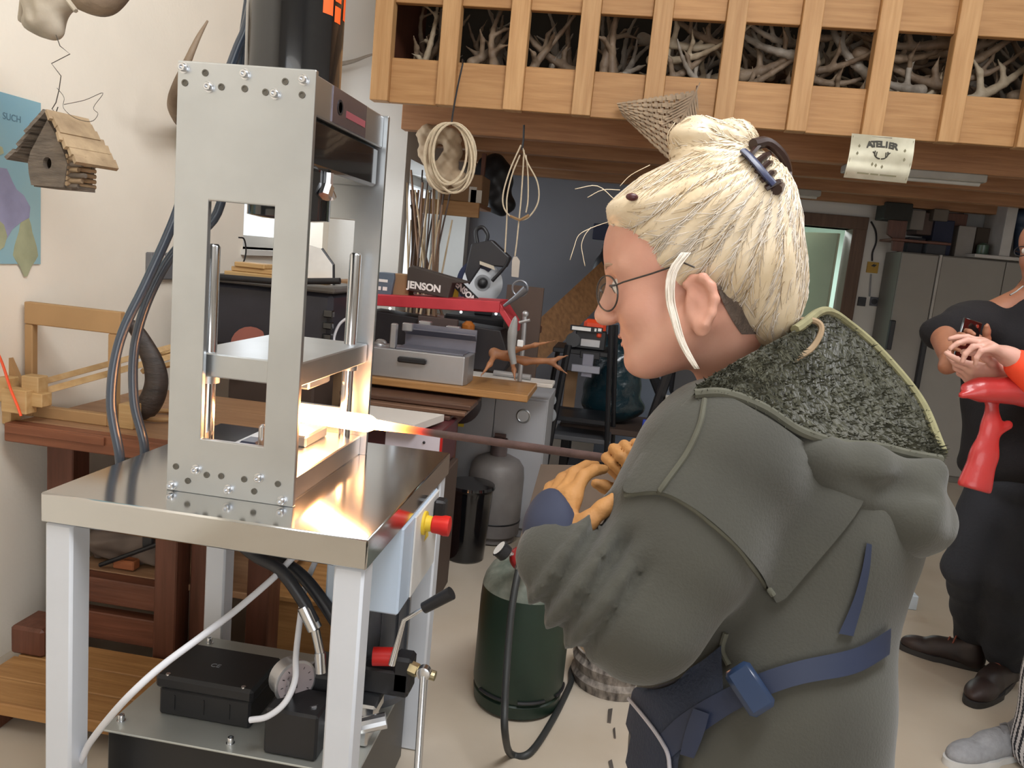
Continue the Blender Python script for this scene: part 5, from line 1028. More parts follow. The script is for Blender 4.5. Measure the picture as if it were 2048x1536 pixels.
# signboard
Yz = YM-.075; so = onY(1757, 317, Yz)
sg = thing('workshop_sign', 'curled metal sign reading ATELIER with antler emblem fixed on the loft fascia', 'sign', so)
sw_, sh_ = .305, .220; xs_ = unit([1, 0, -.015]); tilt = unit([-.06, -.0, 1])
def sgp(u, v, off=0):   # u -1..1, v 0 bottom..1 top ; bowed towards the viewer
    bow = .035*math.cos((v-.38)*2.6); return so+xs_*(u*sw_/2)+np.array([0, 0, 1.])*((v-.5)*sh_)+np.array([-.012*(.5-v), -bow-off, 0])
nv = 14; V = [sgp(u, i/nv, o) for o in (0, -.002) for i in range(nv+1) for u in (-1, 1)]; K = 2*(nv+1)
F = [(2*i, 2*i+1, 2*i+3, 2*i+2) for i in range(nv)]+[(K+2*i+2, K+2*i+3, K+2*i+1, K+2*i) for i in range(nv)]+[(2*i+2, K+2*i+2, K+2*i, 2*i) for i in range(nv)]+[(2*i+1, K+2*i+1, K+2*i+3, 2*i+3) for i in range(nv)]+[(0, K, K+1, 1), (2*nv+1, K+2*nv+1, K+2*nv, 2*nv)]
part('plate', MB().add(V, F), mat('cream tin', 'cfcab5', .28, .55, col2='b9b39c', vscale=14), sg, smooth=True)
m_ink = mat('dark ink', '3b382f', .6)
for i, ch in enumerate('ATELIER'):
    u = -.42+i*.14; v = .80-.16*(u*u); p = sgp(u*.95, v, .0025); upv = unit(sgp(u*.95, v+.05)-sgp(u*.95, v-.05)); xv = unit(np.array([1, 0, -.35*u])); zv = unit(np.cross(xv, upv)); lettering(ch, .046, frame(p, xv, np.cross(zv, xv), zv), m_ink, sg, bold=.0018)
for s in (-1, 1):
    part('antler_emblem', tube(spline([sgp(s*u, v, .002) for u, v in ((.02, .47), (.12, .49), (.2, .55), (.2, .64))], 4), .0032, 6), m_ink, sg); part('antler_emblem', tube([sgp(s*.19, .57, .002), sgp(s*.27, .62, .002)], .003, 6), m_ink, sg); part('antler_emblem', tube([sgp(s*.15, .52, .002), sgp(s*.14, .62, .002)], .0026, 6), m_ink, sg)
for (u0, u1, v) in ((-.62, -.25, .12), (-.2, .05, .12), (.1, .62, .12)): part('print_line', MB().add([sgp(u0, v-.012, .0012), sgp(u1, v-.012, .0012), sgp(u1, v+.02, .0012), sgp(u0, v+.02, .0012)], [(0, 1, 2, 3)]), mat('olive ink', '7d775c', .6), sg)
for (u, v) in ((-.72, .72), (-.75, .55), (.72, .7), (.74, .5), (-.1, .32), (-.22, .34), (.1, .3)): part('leaf_mark', prism([(-.006, 0), (0, .01), (.006, 0), (0, -.01)], .0008, frame(sgp(u, v, .0015), (1, 0, 0), (0, 0, 1), (0, -1, 0))), mat('olive ink', ''), sg)
part('border', join(*[tube([sgp(-.95, a, .001), sgp(-.95, b_, .001)], .0012, 4) for a, b_ in ((.06, .4), (.4, .95))], *[tube([sgp(.95, a, .001), sgp(.95, b_, .001)], .0012, 4) for a, b_ in ((.06, .4), (.4, .95))]), mat('olive ink', ''), sg)
part('bracket', bevbox(so[0]-.05, so[0]+.05, Yz-.002, YM-.036, so[2]+.085, so[2]+.105, .002), m_iron, sg)
# woven palm tray hung on the fascia
Yv = YM-.065; m_palm = mat('dry palm leaf', 'a08a72', .8, col2='83705c', vscale=10); tr = thing('woven_tray', 'pointed woven palm-leaf tray hung on the loft fascia above the woman', 'basket', onY(1320, 300, Yv))
def tq(u, v): # pixel frame of the tray: u along left rim -> tip, v down
    a = np.array([1233, 206.])*(1-u)+np.array([1392, 180.])*u; b_ = np.array([1245, 232.])*(1-u)+np.array([1400, 380.])*u; return a+(b_-a)*v
nu, nv_ = 15, 10
for i in range(nu):
    u0, u1 = i/nu, (i+.66)/nu; m_ = MB()
    for j in range(nv_):
        o = .006 if (i+j) % 2 else -.004; v0, v1 = j/nv_, (j+1)/nv_
        qs = [onY(*tq(u, v), Yv+o-.02*math.sin(v*PI)) for u, v in ((u0, v0), (u1, v0), (u1, v1), (u0, v1))]; m_.add(qs+[p_+np.array([0, .003, 0]) for p_ in qs], [(0, 1, 2, 3), (7, 6, 5, 4), (0, 4, 5, 1), (2, 6, 7, 3), (1, 5, 6, 2), (3, 7, 4, 0)])
    part('leaf_strip', m_, m_palm, tr)
for j in range(nv_):
    v0, v1 = (j+.18)/nv_, (j+.80)/nv_; m_ = MB(); k_ = 16
    for i in range(k_):
        u0, u1 = i/k_, (i+1)/k_; o = .004 if (i+j) % 2 else -.006
        qs = [onY(*tq(u, v), Yv+o-.02*math.sin(v*PI)) for u, v in ((u0, v0), (u1, v0), (u1, v1), (u0, v1))]; m_.add(qs+[p_+np.array([0, .003, 0]) for p_ in qs], [(0, 1, 2, 3), (7, 6, 5, 4), (0, 4, 5, 1), (2, 6, 7, 3)])
    part('weft_strip', m_, mat('dry palm leaf pale', 'ae987d', .8, col2='8f7b64', vscale=10), tr)
part('hanger', tube([onY(1392, 186, Yv), onY(1394, 172, YM-.034)], .004, 6), m_iron, tr); part('midrib', tube([onY(x, y, Yv-.03) for x, y in ((1400, 165), (1390, 188), (1372, 225), (1345, 270))], [.003, .006, .007, .006], 6), m_palm, tr, smooth=True)
for k in range(6):
    t_ = k/6; a = np.array([1392, 185.])*(1-t_)+np.array([1368, 232.])*t_
    part('leaflet', prism([(0, -.006), (.09, -.003), (.15, .0), (.09, .004), (0, .006)], .003, frame(onY(a[0], a[1], Yv-.025), unit([-.85, 0, -.55]), unit([.55, 0, -.85]), (0, -1, 0))), m_palm, tr)
    part('leaflet', prism([(0, -.006), (.06, -.003), (.11, .0), (.06, .004), (0, .006)], .003, frame(onY(a[0], a[1], Yv-.025), unit([.25, 0, -1]), unit([1, 0, .25]), (0, -1, 0))), m_palm, tr)

# ------------------------------------------------------------------ people
m_skin = mat('fair skin', 'cf9d88', .5, col2='c58c78', vscale=14, sss=.12, bump=.03, bscale=200)
m_skin2 = mat('tanned skin', 'a8745a', .5, col2='9a664d', vscale=14, sss=.1)
m_skin3 = mat('pale skin', 'd3a592', .5, col2='c9968a', vscale=14, sss=.1)
def head_prims(O, f, l, u, s=1.0, eu=0.0):
    H = lambda a, b_, c_: O+(f*a+l*b_+u*c_)*s
    M = np.stack([f, l, u], 1); e = lambda c_, r, k=.02: P_ell(H(*c_), np.array(r)*s, M, k)
    A = [e((-.012, 0, .055), (.100, .076, .090)), e((.040, 0, -.015), (.052, .060, .088), .03), e((.050, 0, .055), (.044, .062, .052), .03), e((.024, 0, -.060), (.046, .050, .040), .03), e((.070, 0, -.088), (.020, .022, .016), .025)]
    for q in (-1, 1):
        A += [P_cap(H(-.004, q*.054, -.05), H(.060, q*.020, -.086), .018*s, .016*s, .03), P_cap(H(.087, q*.014, .034), H(.070, q*.048, .034), .009*s, .008*s, .012), e((.056, q*.034, -.022), (.028, .024, .028), .02), e((.079, q*.032, .010), (.0135, .0145, .0125), .006), e((.101, q*.011, -.026), (.010, .007, .007), .006)]
    A += [P_cap(H(.090, 0, .022), H(.110, 0, -.018), .0075*s, .0115*s, .012), e((.108, 0, -.022), (.012, .011, .010), .008), P_cap(H(.084, -.015, -.050), H(.084, .015, -.050), .0065*s, k=.010), P_cap(H(.081, -.013, -.061), H(.081, .013, -.061), .0072*s, k=.010)]
    S = [e((.099, q*.030, .013), (.014, .016, .011), .014) for q in (-1, 1)]+[P_cap(H(.092, -.020, -.0555), H(.092, .020, -.0555), .0022*s, k=.004)]
    for q in (-1, 1):
        ring = [(.006, .030), (-.004, .036), (-.016, .034), (-.024, .022), (-.026, .006), (-.020, -.010), (-.010, -.022)]
        A += P_chain([H(a-.004, q*(.072+.010*(i > 1)-.0), b_-.012-eu) for i, (a, b_) in enumerate(ring)], [.0045*s, .0052*s, .0056*s, .0056*s, .0054*s, .005*s, .0055*s], .005)
        A += [e((-.010, q*.076, -.036-eu), (.0105, .006, .012), .006), P_ell(H(-.012, q*.072, -.010-eu), np.array((.018, .008, .028))*s, M, .008)]
        S += [e((-.004, q*.086, -.012-eu), (.007, .009, .012), .005)]
    return A, S, H
# --- woman
phi, th = math.radians(12), math.radians(8)
f0 = -cR*math.cos(phi)+cF*math.sin(phi); fw = math.cos(th)*f0-math.sin(th)*cU; uw = math.cos(th)*cU+math.sin(th)*f0; lw = np.cross(uw, fw)
HSC = 1.05; Oh = at(1390, 617, 1.0)-lw*.078+uw*.038+fw*.006
wA, wS, WH0 = head_prims(Oh, fw, lw, uw, HSC, .024)
WH = lambda a, b_, c_: Oh+(fw*a+lw*b_+uw*c_)*HSC
ft = -cR*math.cos(.25)+cF*math.sin(.25); ut = cU; lt = np.cross(ut, ft); MT = np.stack([ft, lt, ut], 1)
neckb = at(1505, 835, 1.17); pelv = at(1520, 1480, 1.17); chest = at(1590, 1010, 1.18)
shL, elL, wrL = at(1420, 925, 1.02), at(1290, 1235, .98), at(1100, 1105, 1.0)
shR, elR = at(1500, 870, 1.36), at(1360, 1060, 1.44)
rd = unit(rB-rA); DR = unit(-cR*.50+cU*.75+cF*.1); NR = unit(cF-DR*(cF@DR)); grip = rA+rd*.038
wrR = grip+NR*.026-DR*.070
DL = unit(cU*.86+cF*.45+cR*.16); NL = unit((-cF*.86+cU*.45)*.7-cR*.7)
feet = [np.array([pelv[0]+.02, pelv[1]-.10, 0]), np.array([pelv[0]-.02, pelv[1]+.12, 0])]
wom = thing('person', 'blond woman in an olive hooded jacket and navy apron bending to hold the hot bar', 'person', (pelv[0], pelv[1], 0))
hL = hand_prims(wrL, DL, NL, 1, .80, curl=(.35, .5, .3), fat=.9); hR = hand_prims(wrR, DR, NR, 1, .86, curl=(1.0, 1.2, .9), thumb=(.5, .7, -.6), fat=.9)
body = wA+[P_cap(WH(-.026, 0, -.03), neckb, .054, .052, .03), P_cap(neckb, chest, .05, .09, .04), P_ell(chest, (.10, .14, .10), MT, .05), P_cap(chest, pelv, .11, .12, .05), P_cap(neckb+(chest-neckb)*.4, shL, .05, .05, .03), P_cap(neckb+(chest-neckb)*.4, shR, .05, .05, .03)]
body += P_chain([shL, elL, wrL], [.055, .045, .027], .02)+P_chain([shR, elR, wrR], [.055, .045, .027], .02)+hL+hR
for ft_ in feet:
    hip = pelv+np.array([0, (ft_[1]-pelv[1])*.8, -.02]); kn = (hip+ft_)/2+np.array([-.03, 0, .02]); body += P_chain([hip, kn, ft_+np.array([0, 0, .09])], [.085, .06, .04], .04)+[P_cap(ft_+np.array([.02, 0, .05]), ft_+np.array([-.16, .03, .035]), .035, .03, .03)]
hb = (Oh-.16, Oh+.17)
bm_w = sdf(body, wS, h=.012, fine=[hb], hf=.0035)
part('body', bm_w, m_skin, wom, smooth='all')
for q in (-1, 1):
    ec = WH(.0805, q*.032, .011); ey = part('eye', sph(ec, .0122, 14), mat('eye white', 'd8d0c8', .2, var=.02), wom, smooth=True)
    part('iris', lathe([(.0058, .0112), (.0045, .0120), (.001, .0123)], ec, 14, unit(fw-uw*.35)), mat('dark iris', '2c2a2c', .2), ey, smooth=True)
    part('eyelashes', tube([WH(.0905+.002, q*.021, .0125), WH(.094, q*.032, .0135), WH(.0875, q*.044, .0115)], .0016, 5), m_black, ey)
    part('eyebrow', tube([WH(.0965, q*.016, .036), WH(.0945, q*.032, .041), WH(.080, q*.050, .037)], [.0022, .003, .0015], 6), mat('fair brow', 'a98d78', .8), wom, smooth=True)
part('lips', join(tube([WH(.0875, -.017, -.0515), WH(.0915, 0, -.0505), WH(.0875, .017, -.0515)], [.002, .0042, .002], 8), tube([WH(.085, -.014, -.060), WH(.0885, 0, -.0615), WH(.085, .014, -.060)], [.002, .005, .002], 8)), mat('lip tone', 'b5766a', .45), wom, smooth=True)
# hooded jacket
m_hood = mat('olive sweat fabric', '48473f', .95, col2='3e3d37', vscale=5, bump=.12, bscale=260, sheen=.15)
m_hood_l = mat('olive raw edge', '56554a', .95, var=.1, vscale=40)
J = [P_ell(at(1590, 1040, 1.18), (.165, .20, .17), MT, .08), P_ell(at(1545, 1270, 1.17), (.160, .2, .2), MT, .08), P_ell(at(1515, 1480, 1.17), (.175, .205, .22), MT, .08), P_ell(at(1515, 1720, 1.17), (.180, .21, .25), MT, .08), P_ell(at(1660, 1030, 1.20), (.11, .15, .085), MT, .06), P_cap(at(1450, 925, 1.05), at(1570, 905, 1.32), .084, .082, .05), P_cap(at(1425, 870, 1.05), at(1500, 880, 1.12), .050, .055, .05), P_ell(at(1400, 1030, 1.15), (.12, .17, .14), MT, .06)]
J += P_chain([shL, (shL+elL)/2, elL], [.098, .088, .076], .05)+P_chain([elL, elL+(wrL-elL)*.5, elL+(wrL-elL)*.93], [.076, .064, .047], .03)
J += P_chain([shR, elR, elR+(wrR-elR)*.8], [.09, .075, .058], .05)
fa = unit(wrL-elL); flen = np.linalg.norm(wrL-elL)
def folds(X, Y, Z):
    t = ((X-elL[0])*fa[0]+(Y-elL[1])*fa[1]+(Z-elL[2])*fa[2])/flen
    px_, py_, pz_ = X-elL[0]-t*flen*fa[0], Y-elL[1]-t*flen*fa[1], Z-elL[2]-t*flen*fa[2]; r = np.sqrt(px_**2+py_**2+pz_**2)
    wgt = np.clip((t-.12)/.2, 0, 1)*np.clip((1.05-t)/.1, 0, 1)*np.clip((.115-r)/.03, 0, 1)
    d = wgt*.0105*np.sin(t*26+.5*np.sin(12*(px_+pz_)))
    d += .006*np.sin(11*X+6*Z+2*np.sin(9*Z))*np.sin(9*Y-7*Z+1)+.003*np.sin(24*Z+13*X+3*np.sin(7*X))*np.sin(17*Y+8*X)
    return d
jm = sdf(J, [], h=.0085, disp=folds); JT = bvh(jm)
part('hooded_jacket', jm, m_hood, wom, smooth='all')
# raw-edged shoulder cape lying over the upper arm, seams, hem
cape = drape(JT, [(1395, 795), (1345, 845), (1290, 915), (1255, 990), (1330, 988), (1420, 1045), (1500, 1130), (1552, 1203)], [(1400, 790), (1450, 800), (1540, 850), (1610, 900), (1650, 930), (1690, 970), (1720, 1010), (1570, 1195)], 6, 12, .009, .010)
part('shoulder_cape', cape, m_hood, wom, smooth=True)
def on_j(pts, off=.006): 
    o = [hit(JT, x, y, off) for x, y in pts]; return [p_ for p_ in o if p_ is not None]
CT = bvh(join(jm, cape))
def seam(name, pts, r, m, n=6, off=.001, tree=None):
    P_ = [hit(tree or CT, x, y, off) for x, y in [tuple(q[:2]) for q in spline([(a, b_, 0) for a, b_ in pts], n)]]; P_ = [p_ for p_ in P_ if p_ is not None]
    return part(name, tube(P_, r, 7), m, wom, smooth=True)
seam('raw_edge', [(1252, 992), (1290, 985), (1330, 987), (1378, 1012), (1420, 1045), (1470, 1090), (1500, 1130), (1530, 1168), (1546, 1190)], .0038, m_hood_l)
seam('shoulder_seam', [(1410, 800), (1400, 850), (1375, 905), (1340, 955), (1318, 985)], .0036, m_hood_l)
seam('pocket_edge', [(1452, 1265), (1445, 1300), (1458, 1330)], .004, m_hood_l)
# hood lining : fleece lying open on the back, between the near and far rims
far = [at(*q) for q in ((1396, 770, 1.0), (1480, 718, 1.005), (1590, 660, 1.02), (1648, 622, 1.12), (1700, 650, 1.20), (1765, 708, 1.21), (1840, 800, 1.18), (1886, 905, 1.10))]
near = [at(*q) for q in ((1390, 788, .965), (1450, 787, .958), (1525, 815, .958), (1600, 862, .975), (1680, 886, 1.01), (1755, 893, 1.03), (1820, 908, 1.05), (1880, 918, 1.075))]
NF = 60; fa_ = np.array(spline(far, 9)); ne_ = np.array(spline(near, 9)); NV = 26; G = []
for i in range(len(fa_)):
    row = []
    for j in range(NV+1):
        v = j/NV; p_ = ne_[i]*(1-v)+fa_[i]*v; u_ = i/(len(fa_)-1)
        p_ = p_+(cF*.024-cU*.012)*math.sin(PI*v)*math.sin(PI*max(0, min(1, u_*1.45-.42))); n_ = .5*math.sin(p_[0]*160+4*math.sin(p_[2]*60))*math.sin(p_[2]*140+p_[1]*90)+.5*math.sin(p_[0]*75+p_[2]*50)*math.sin(p_[2]*90)
        row.append(p_-(cF*.8-cU*.3)*n_*.0055*math.sin(PI*v)**.5)
    G.append(row)
Gv = [p_ for r_ in G for p_ in r_]; b_ = NV+1
mL = MB().add(Gv+[p_+cF*.012-cU*.006 for p_ in Gv], [(i*b_+j, i*b_+j+1, (i+1)*b_+j+1, (i+1)*b_+j) for i in range(len(G)-1) for j in range(NV)]+[tuple(x+len(Gv) for x in (i*b_+j, (i+1)*b_+j, (i+1)*b_+j+1, i*b_+j+1)) for i in range(len(G)-1) for j in range(NV)])
m_fl = mat('dark olive fleece', '4b4a3c', 1, col2='35352b', vscale=30, bump=.9, bscale=90, sheen=.3)
part('hood_lining', mL, m_fl, wom, smooth='all')
tf = MB(); gg = random.Random(3)
for _ in range(5200):
    i = gg.randrange(len(G)-1); j = gg.randrange(NV); p_ = G[i][j]+(G[i+1][j]-G[i][j])*gg.random()+(G[i][j+1]-G[i][j])*gg.random()
    d = unit(-cF*.5+cU*gg.uniform(-.9, .3)+cR*gg.uniform(-.6, .6)); q = p_+d*gg.uniform(.006, .014); e_ = unit(np.cross(d, cF+.1*cU))*.0016; tf.add([p_-e_, p_+e_, q], [(0, 1, 2)])
part('fleece_pile', tf, mat('olive fleece tips', '504f40', 1, col2='403f33', vscale=30), wom, kind='stuff')
part('hood_rim', tube(list(ne_), .0065, 8), m_hood_l, wom, smooth=True); part('hood_rim', tube(list(fa_[18:]), .0065, 8), mat('pale olive hem', '85805f', .9, var=.15, vscale=40), wom, smooth=True)
# outer hood bag hanging under the rim, free of the back
hood_p = P_chain([at(1560, 880, .998), at(1640, 935, 1.015), at(1710, 985, 1.04), at(1780, 1020, 1.065), at(1838, 1022, 1.08)], [.014, .027, .046, .058, .045], .03)+[P_ell(at(1795, 1025, 1.10), (.058, .10, .050), MT, .04), P_cap(at(1600, 895, 1.0), at(1730, 935, 1.015), .012, .026, .02), P_cap(at(1730, 935, 1.015), at(1862, 950, 1.055), .026, .022, .02)]
hood_s = [P_cap(at(1690, 968, .972), at(1862, 985, 1.002), .006, .010, .02)]
part('hood', sdf(hood_p, hood_s, h=.007, disp=lambda X, Y, Z: .005*np.sin(26*X+20*Z+2*np.sin(15*X))*np.sin(25*Z-12*X)+.003*np.sin(60*X-45*Z)), m_hood, wom, smooth='all')
part('drawstring', tube(spline([at(*q) for q in ((1585, 640, 1.06), (1630, 642, 1.05), (1643, 660, 1.045), (1625, 695, 1.04), (1590, 718, 1.03), (1562, 735, 1.02))], 6), .0042, 7), mat('tan cord', '9b8468', .85), wom, smooth=True)
# apron : belt, buckle, straps, bib edge
m_nav = mat('navy apron canvas', '2a3245', .85, col2='232938', vscale=5, bump=.3, bscale=200); m_strap = mat('blue webbing strap', '1d2740', .6, var=.12)
JB = bvh(jm)
part('apron_belt', drape(JB, [(1768, 1250), (1700, 1293), (1600, 1318), (1520, 1345), (1440, 1385), (1370, 1430), (1330, 1470)], [(1764, 1305), (1700, 1345), (1600, 1365), (1520, 1395), (1450, 1435), (1385, 1485), (1345, 1520)], 6, 5, .010, .006), m_strap, wom, smooth=True)
part('apron_skirt', drape(JB, [(1448, 1290), (1400, 1330), (1330, 1360), (1282, 1375), (1272, 1400), (1262, 1450), (1252, 1500), (1240, 1560), (1235, 1620)], [(1452, 1380), (1440, 1400), (1420, 1420), (1400, 1440), (1385, 1455), (1372, 1490), (1365, 1520), (1362, 1560), (1360, 1620)], 5, 8, .008, .005), m_nav, wom, smooth=True)
seam('apron_hem', [(1268, 1395), (1300, 1430), (1330, 1470), (1350, 1510), (1352, 1560)], .0028, mat('pale binding', 'a9a6ad', .8), off=.012, tree=JB)
part('back_strap', drape(JB, [(1728, 1085), (1718, 1140), (1700, 1200), (1672, 1265)], [(1738, 1088), (1733, 1140), (1720, 1200), (1700, 1270)], 6, 3, .006, .004), m_strap, wom, smooth=True)
bk_ = hit(JB, 1508, 1372, .022); nrm_ = unit(cC-bk_); bxx = unit(cR*.55-cU*.83); byy = unit(np.cross(nrm_, bxx)); bxx = np.cross(byy, nrm_)
part('buckle', bevbox(-.030, .030, -.018, .018, -.008, .008, .006).xf(frame(bk_, bxx, byy, nrm_)), mat('navy buckle plastic', '26354f', .25), wom, smooth=True)
part('strap_tail', drape(JB, [(1400, 1415), (1385, 1460), (1375, 1505)], [(1430, 1425), (1420, 1462), (1400, 1512)], 5, 3, .016, .005), m_strap, wom, smooth=True)
# trousers (below the jacket)
tr_ = []
for ft_ in feet:
    hip = pelv+np.array([0, (ft_[1]-pelv[1])*.8, -.02]); kn = (hip+ft_)/2+np.array([-.03, 0, .02]); tr_ += P_chain([hip, kn, ft_+np.array([0, 0, .10])], [.105, .085, .07], .04)
part('trousers', sdf(tr_, h=.016), mat('dark grey trousers', '43403f', .9, var=.1), wom, smooth='all')
for ft_ in feet: part('shoe', sdf([P_cap(ft_+np.array([.04, 0, .045]), ft_+np.array([-.19, .03, .035]), .045, .036, .02)], [P_box(ft_+np.array([0, 0, -.05]), (.4, .4, .052), rad=.001)], h=.008), m_black, wom, smooth='all')
# gloves
m_lea = mat('tan glove leather', 'b5824a', .7, col2='96683a', vscale=12, bump=.3, bscale=60); m_gb = mat('black glove fabric', '1d1d22', .8, var=.2); m_gn = mat('navy glove fabric', '2b3044', .8, var=.15)
gl = part('glove', sdf(hand_prims(wrL, DL, NL, 1, .84, curl=(.35, .5, .3), fat=1.12), h=.0042), m_lea, wom, smooth='all')
part('glove_back', sdf([P_ell(wrL+DL*.036+NL*.012, (.034, .046, .017), np.stack([np.cross(DL, NL), DL, NL], 1), .01), P_cap(wrL-fa*.02, wrL+DL*.03, .036, .036, .02)], h=.0055), m_gn, gl, smooth='all')
gr = part('glove', sdf(hand_prims(wrR, DR, NR, 1, .91, curl=(1.0, 1.2, .9), thumb=(.5, .7, -.6), fat=1.12), h=.0042), m_lea, wom, smooth='all')
cu_ = unit(wrR-elR); part('glove_cuff', sdf([P_cap(wrR-cu_*.075, wrR-cu_*.005, .046, .034, .02)], h=.006), m_gb, gr, smooth='all')
cb0 = wrR-cu_*.078; u_, v_, _ = basis(cu_); part('cuff_binding', tube([cb0+(u_*math.cos(a)+v_*math.sin(a))*.047 for a in [2*PI*i/24 for i in range(25)]], .003, 6, cap=False), mat('white binding', 'd6cfd2', .7), gr, smooth=True)
# glasses
gs = mat('dark wire frame', '4a4644', .35, .7)
gl_ = part('glasses', tube([WH(.108, .012, .012), WH(.110, 0, .015), WH(.108, -.012, .012)], .0013, 6), gs, wom, smooth=True)
for q in (-1, 1):
    part('lens_rim', tube([WH(.114-.030*(math.cos(a)*.5+.5 if q > 0 else .5-math.cos(a)*.5), q*.0335+.0205*math.cos(a), .004+.0225*math.sin(a)) for a in [2*PI*i/32 for i in range(33)]], .0013, 6, cap=False), gs, gl_, smooth=True)
    part('lens', MB().add([WH(.114-.030*(math.cos(a)*.5+.5 if q > 0 else .5-math.cos(a)*.5), q*.0335+.0197*math.cos(a), .004+.0217*math.sin(a)) for a in [2*PI*i/24 for i in range(24)]], [tuple(range(24))]), m_glass, gl_)
    part('temple', tube([WH(.085, q*.054, .010), WH(.075, q*.064, .011), WH(.04, q*.074, .014), WH(.0, q*.079, .020), WH(-.012, q*.081, .012)], .0012, 6), gs, gl_, smooth=True)
# hair
m_h1 = mat('blond hair', 'e6d6bc', .42, col2='d2bd9b', vscale=14); m_h2 = mat('white blond hair', 'ede4d9', .42, col2='dbd0c2', vscale=40); m_h3 = mat('dark blond hair', 'a88d68', .5, col2='8d7454', vscale=30)  # three strand tones: blond, white blond and a darker blond
e_ = lambda c_, r, k=.03: P_ell(WH(*c_), r, np.stack([fw, lw, uw], 1), k)
def iw(x, y, d, r, k=.04): return P_ell(at(x, y, d), r, np.stack([cR, cF, cU], 1), k)
HA = [e_((-.022, 0, .055), (.106, .088, .096)), iw(1500, 520, 1.07, (.068, .085, .080)), iw(1395, 420, 1.06, (.095, .082, .055)), iw(1275, 425, 1.06, (.040, .058, .022), .03), iw(1475, 405, 1.06, (.070, .072, .065)), iw(1535, 610, 1.08, (.040, .060, .058)), iw(1390, 283, 1.05, (.035, .042, .031), .015), iw(1462, 287, 1.05, (.034, .04, .030), .015), iw(1425, 345, 1.05, (.055, .05, .030), .02)]
HS = [e_((.126, 0, -.012), (.082, .11, .092), .012), e_((.022, .095, -.055), (.060, .05, .060), .01), e_((.022, -.095, -.055), (.060, .05, .060), .01), e_((.06, 0, -.14), (.13, .12, .085), .01), iw(1425, 725, 1.0, (.055, .11, .06), .01)]
gpt = at(1522, 345, 1.06)
def hgroove(X, Y, Z):
    dx = (X-Oh[0])*cR[0]+(Y-Oh[1])*cR[1]+(Z-Oh[2])*cR[2]; dz = (X-Oh[0])*cU[0]+(Y-Oh[1])*cU[1]+(Z-Oh[2])*cU[2]; dd = (X-Oh[0])*cF[0]+(Y-Oh[1])*cF[1]+(Z-Oh[2])*cF[2]
    gx = float((gpt-Oh)@cR); gz = float((gpt-Oh)@cU); a = np.arctan2(dz-gz, dx-gx)
    return .0014*np.sin(30*a+3*np.sin(22*dd)+1.5*np.sin(25*dx))+.0006*np.sin(80*a+20*dd)
hm = sdf(HA, HS, h=.0042, disp=hgroove); HT = bvh(hm); hv = np.array(hm.v)
hair = part('hair', hm, m_h1, wom, smooth='all')
gg = random.Random(11); sets = [MB(), MB(), MB()]
for _ in range(5200):
    p_ = hv[gg.randrange(len(hv))]; to = gpt-p_; L_ = np.linalg.norm(to)
    if L_ < .03: continue
    ln = min(L_, gg.uniform(.08, .22)); pts_ = []; wob = gg.uniform(-.006, .006); lift = gg.uniform(.0002, .0028); sd = unit(np.cross(to, cF+cU*.2))
    for i in range(6):
        t_ = i/5; q = p_+unit(to)*ln*t_+sd*wob*math.sin(PI*t_); loc, nor, idx, ds = HT.find_nearest(Vector(q))
        if loc is None: break
        pts_.append(np.array(loc)+np.array(nor)*lift*math.sin(PI*(.15+.7*t_)))
    if len(pts_) == 6: sets[gg.choices((0, 1, 2), (4, 8, 1) if (p_-gpt)@cU < -.06 else (9, 3, 2))[0]].add(*(lambda m: (m.v, m.f))(tube(pts_, [.0002, .0005, .0006, .0006, .0005, .0002], 3, cap=False)))
for s_, mm in zip(sets, (m_h1, m_h2, m_h3)): part('hair_strands', s_, mm, hair, kind='stuff', smooth='all')
lock = MB()
for k in range(40):
    o = gg.uniform(-10, 10); pp_ = [at(x+o*(1-.5*i/6), y, (.985, .988, .99, .988, .988, .988, .988)[i]+.004*gg.random()) for i, (x, y) in enumerate(((1372, 505), (1345, 545), (1340, 595), (1350, 640), (1362, 680), (1378, 712), (1394, 738)))]
    lock.add(*(lambda m: (m.v, m.f))(tube(spline(pp_, 3), [.0005, .0007]+[.0009]*15+[.0006, .0003][:2], 4)))
part('side_lock', lock, m_h2, hair, smooth='all')
fly = MB()
for pts_ in (((1222, 442), (1185, 455), (1158, 470), (1148, 495), (1140, 520)), ((1182, 455), (1170, 470), (1163, 490), (1166, 512), (1170, 532)), ((1230, 400), (1195, 372), (1150, 378)), ((1240, 380), (1205, 380), (1175, 395)), ((1300, 330), (1262, 350), (1240, 372)), ((1340, 300), (1335, 270), (1350, 245))):
    fly.add(*(lambda m: (m.v, m.f))(tube(spline([at(x, y, 1.05) for x, y in pts_], 4), .0005, 4)))
part('stray_strands', fly, m_h1, hair, kind='stuff', smooth='all')
part('undercut', drape(bvh(bm_w), [(1432, 572), (1446, 610), (1466, 645), (1482, 668)], [(1475, 560), (1500, 610), (1520, 650), (1528, 668)], 5, 5, .002, .002), mat('dark cropped hair', '6d5d52', .9, col2='4f443d', vscale=60, bump=.5, bscale=300), wom, smooth=True)
cp_ = lambda x, y, o: (lambda q: q if q is not None else at(x, y, 1.03))(hit(HT, x, y, o))
cl_ = part('hair_clip', tube([cp_(x, y, .006) for x, y in ((1484, 308), (1498, 322), (1512, 338), (1526, 354), (1540, 372))], .0085, 8, flat=.5), mat('navy clip', '2a3050', .35), wom, smooth=True)
part('claw', tube(spline([cp_(1500, 300, .008), at(1535, 285, 1.02), at(1566, 315, 1.04), at(1574, 355, 1.05), cp_(1548, 385, .006)], 4), .007, 8), mat('dark brown clip', '33201c', .3), cl_, smooth=True)
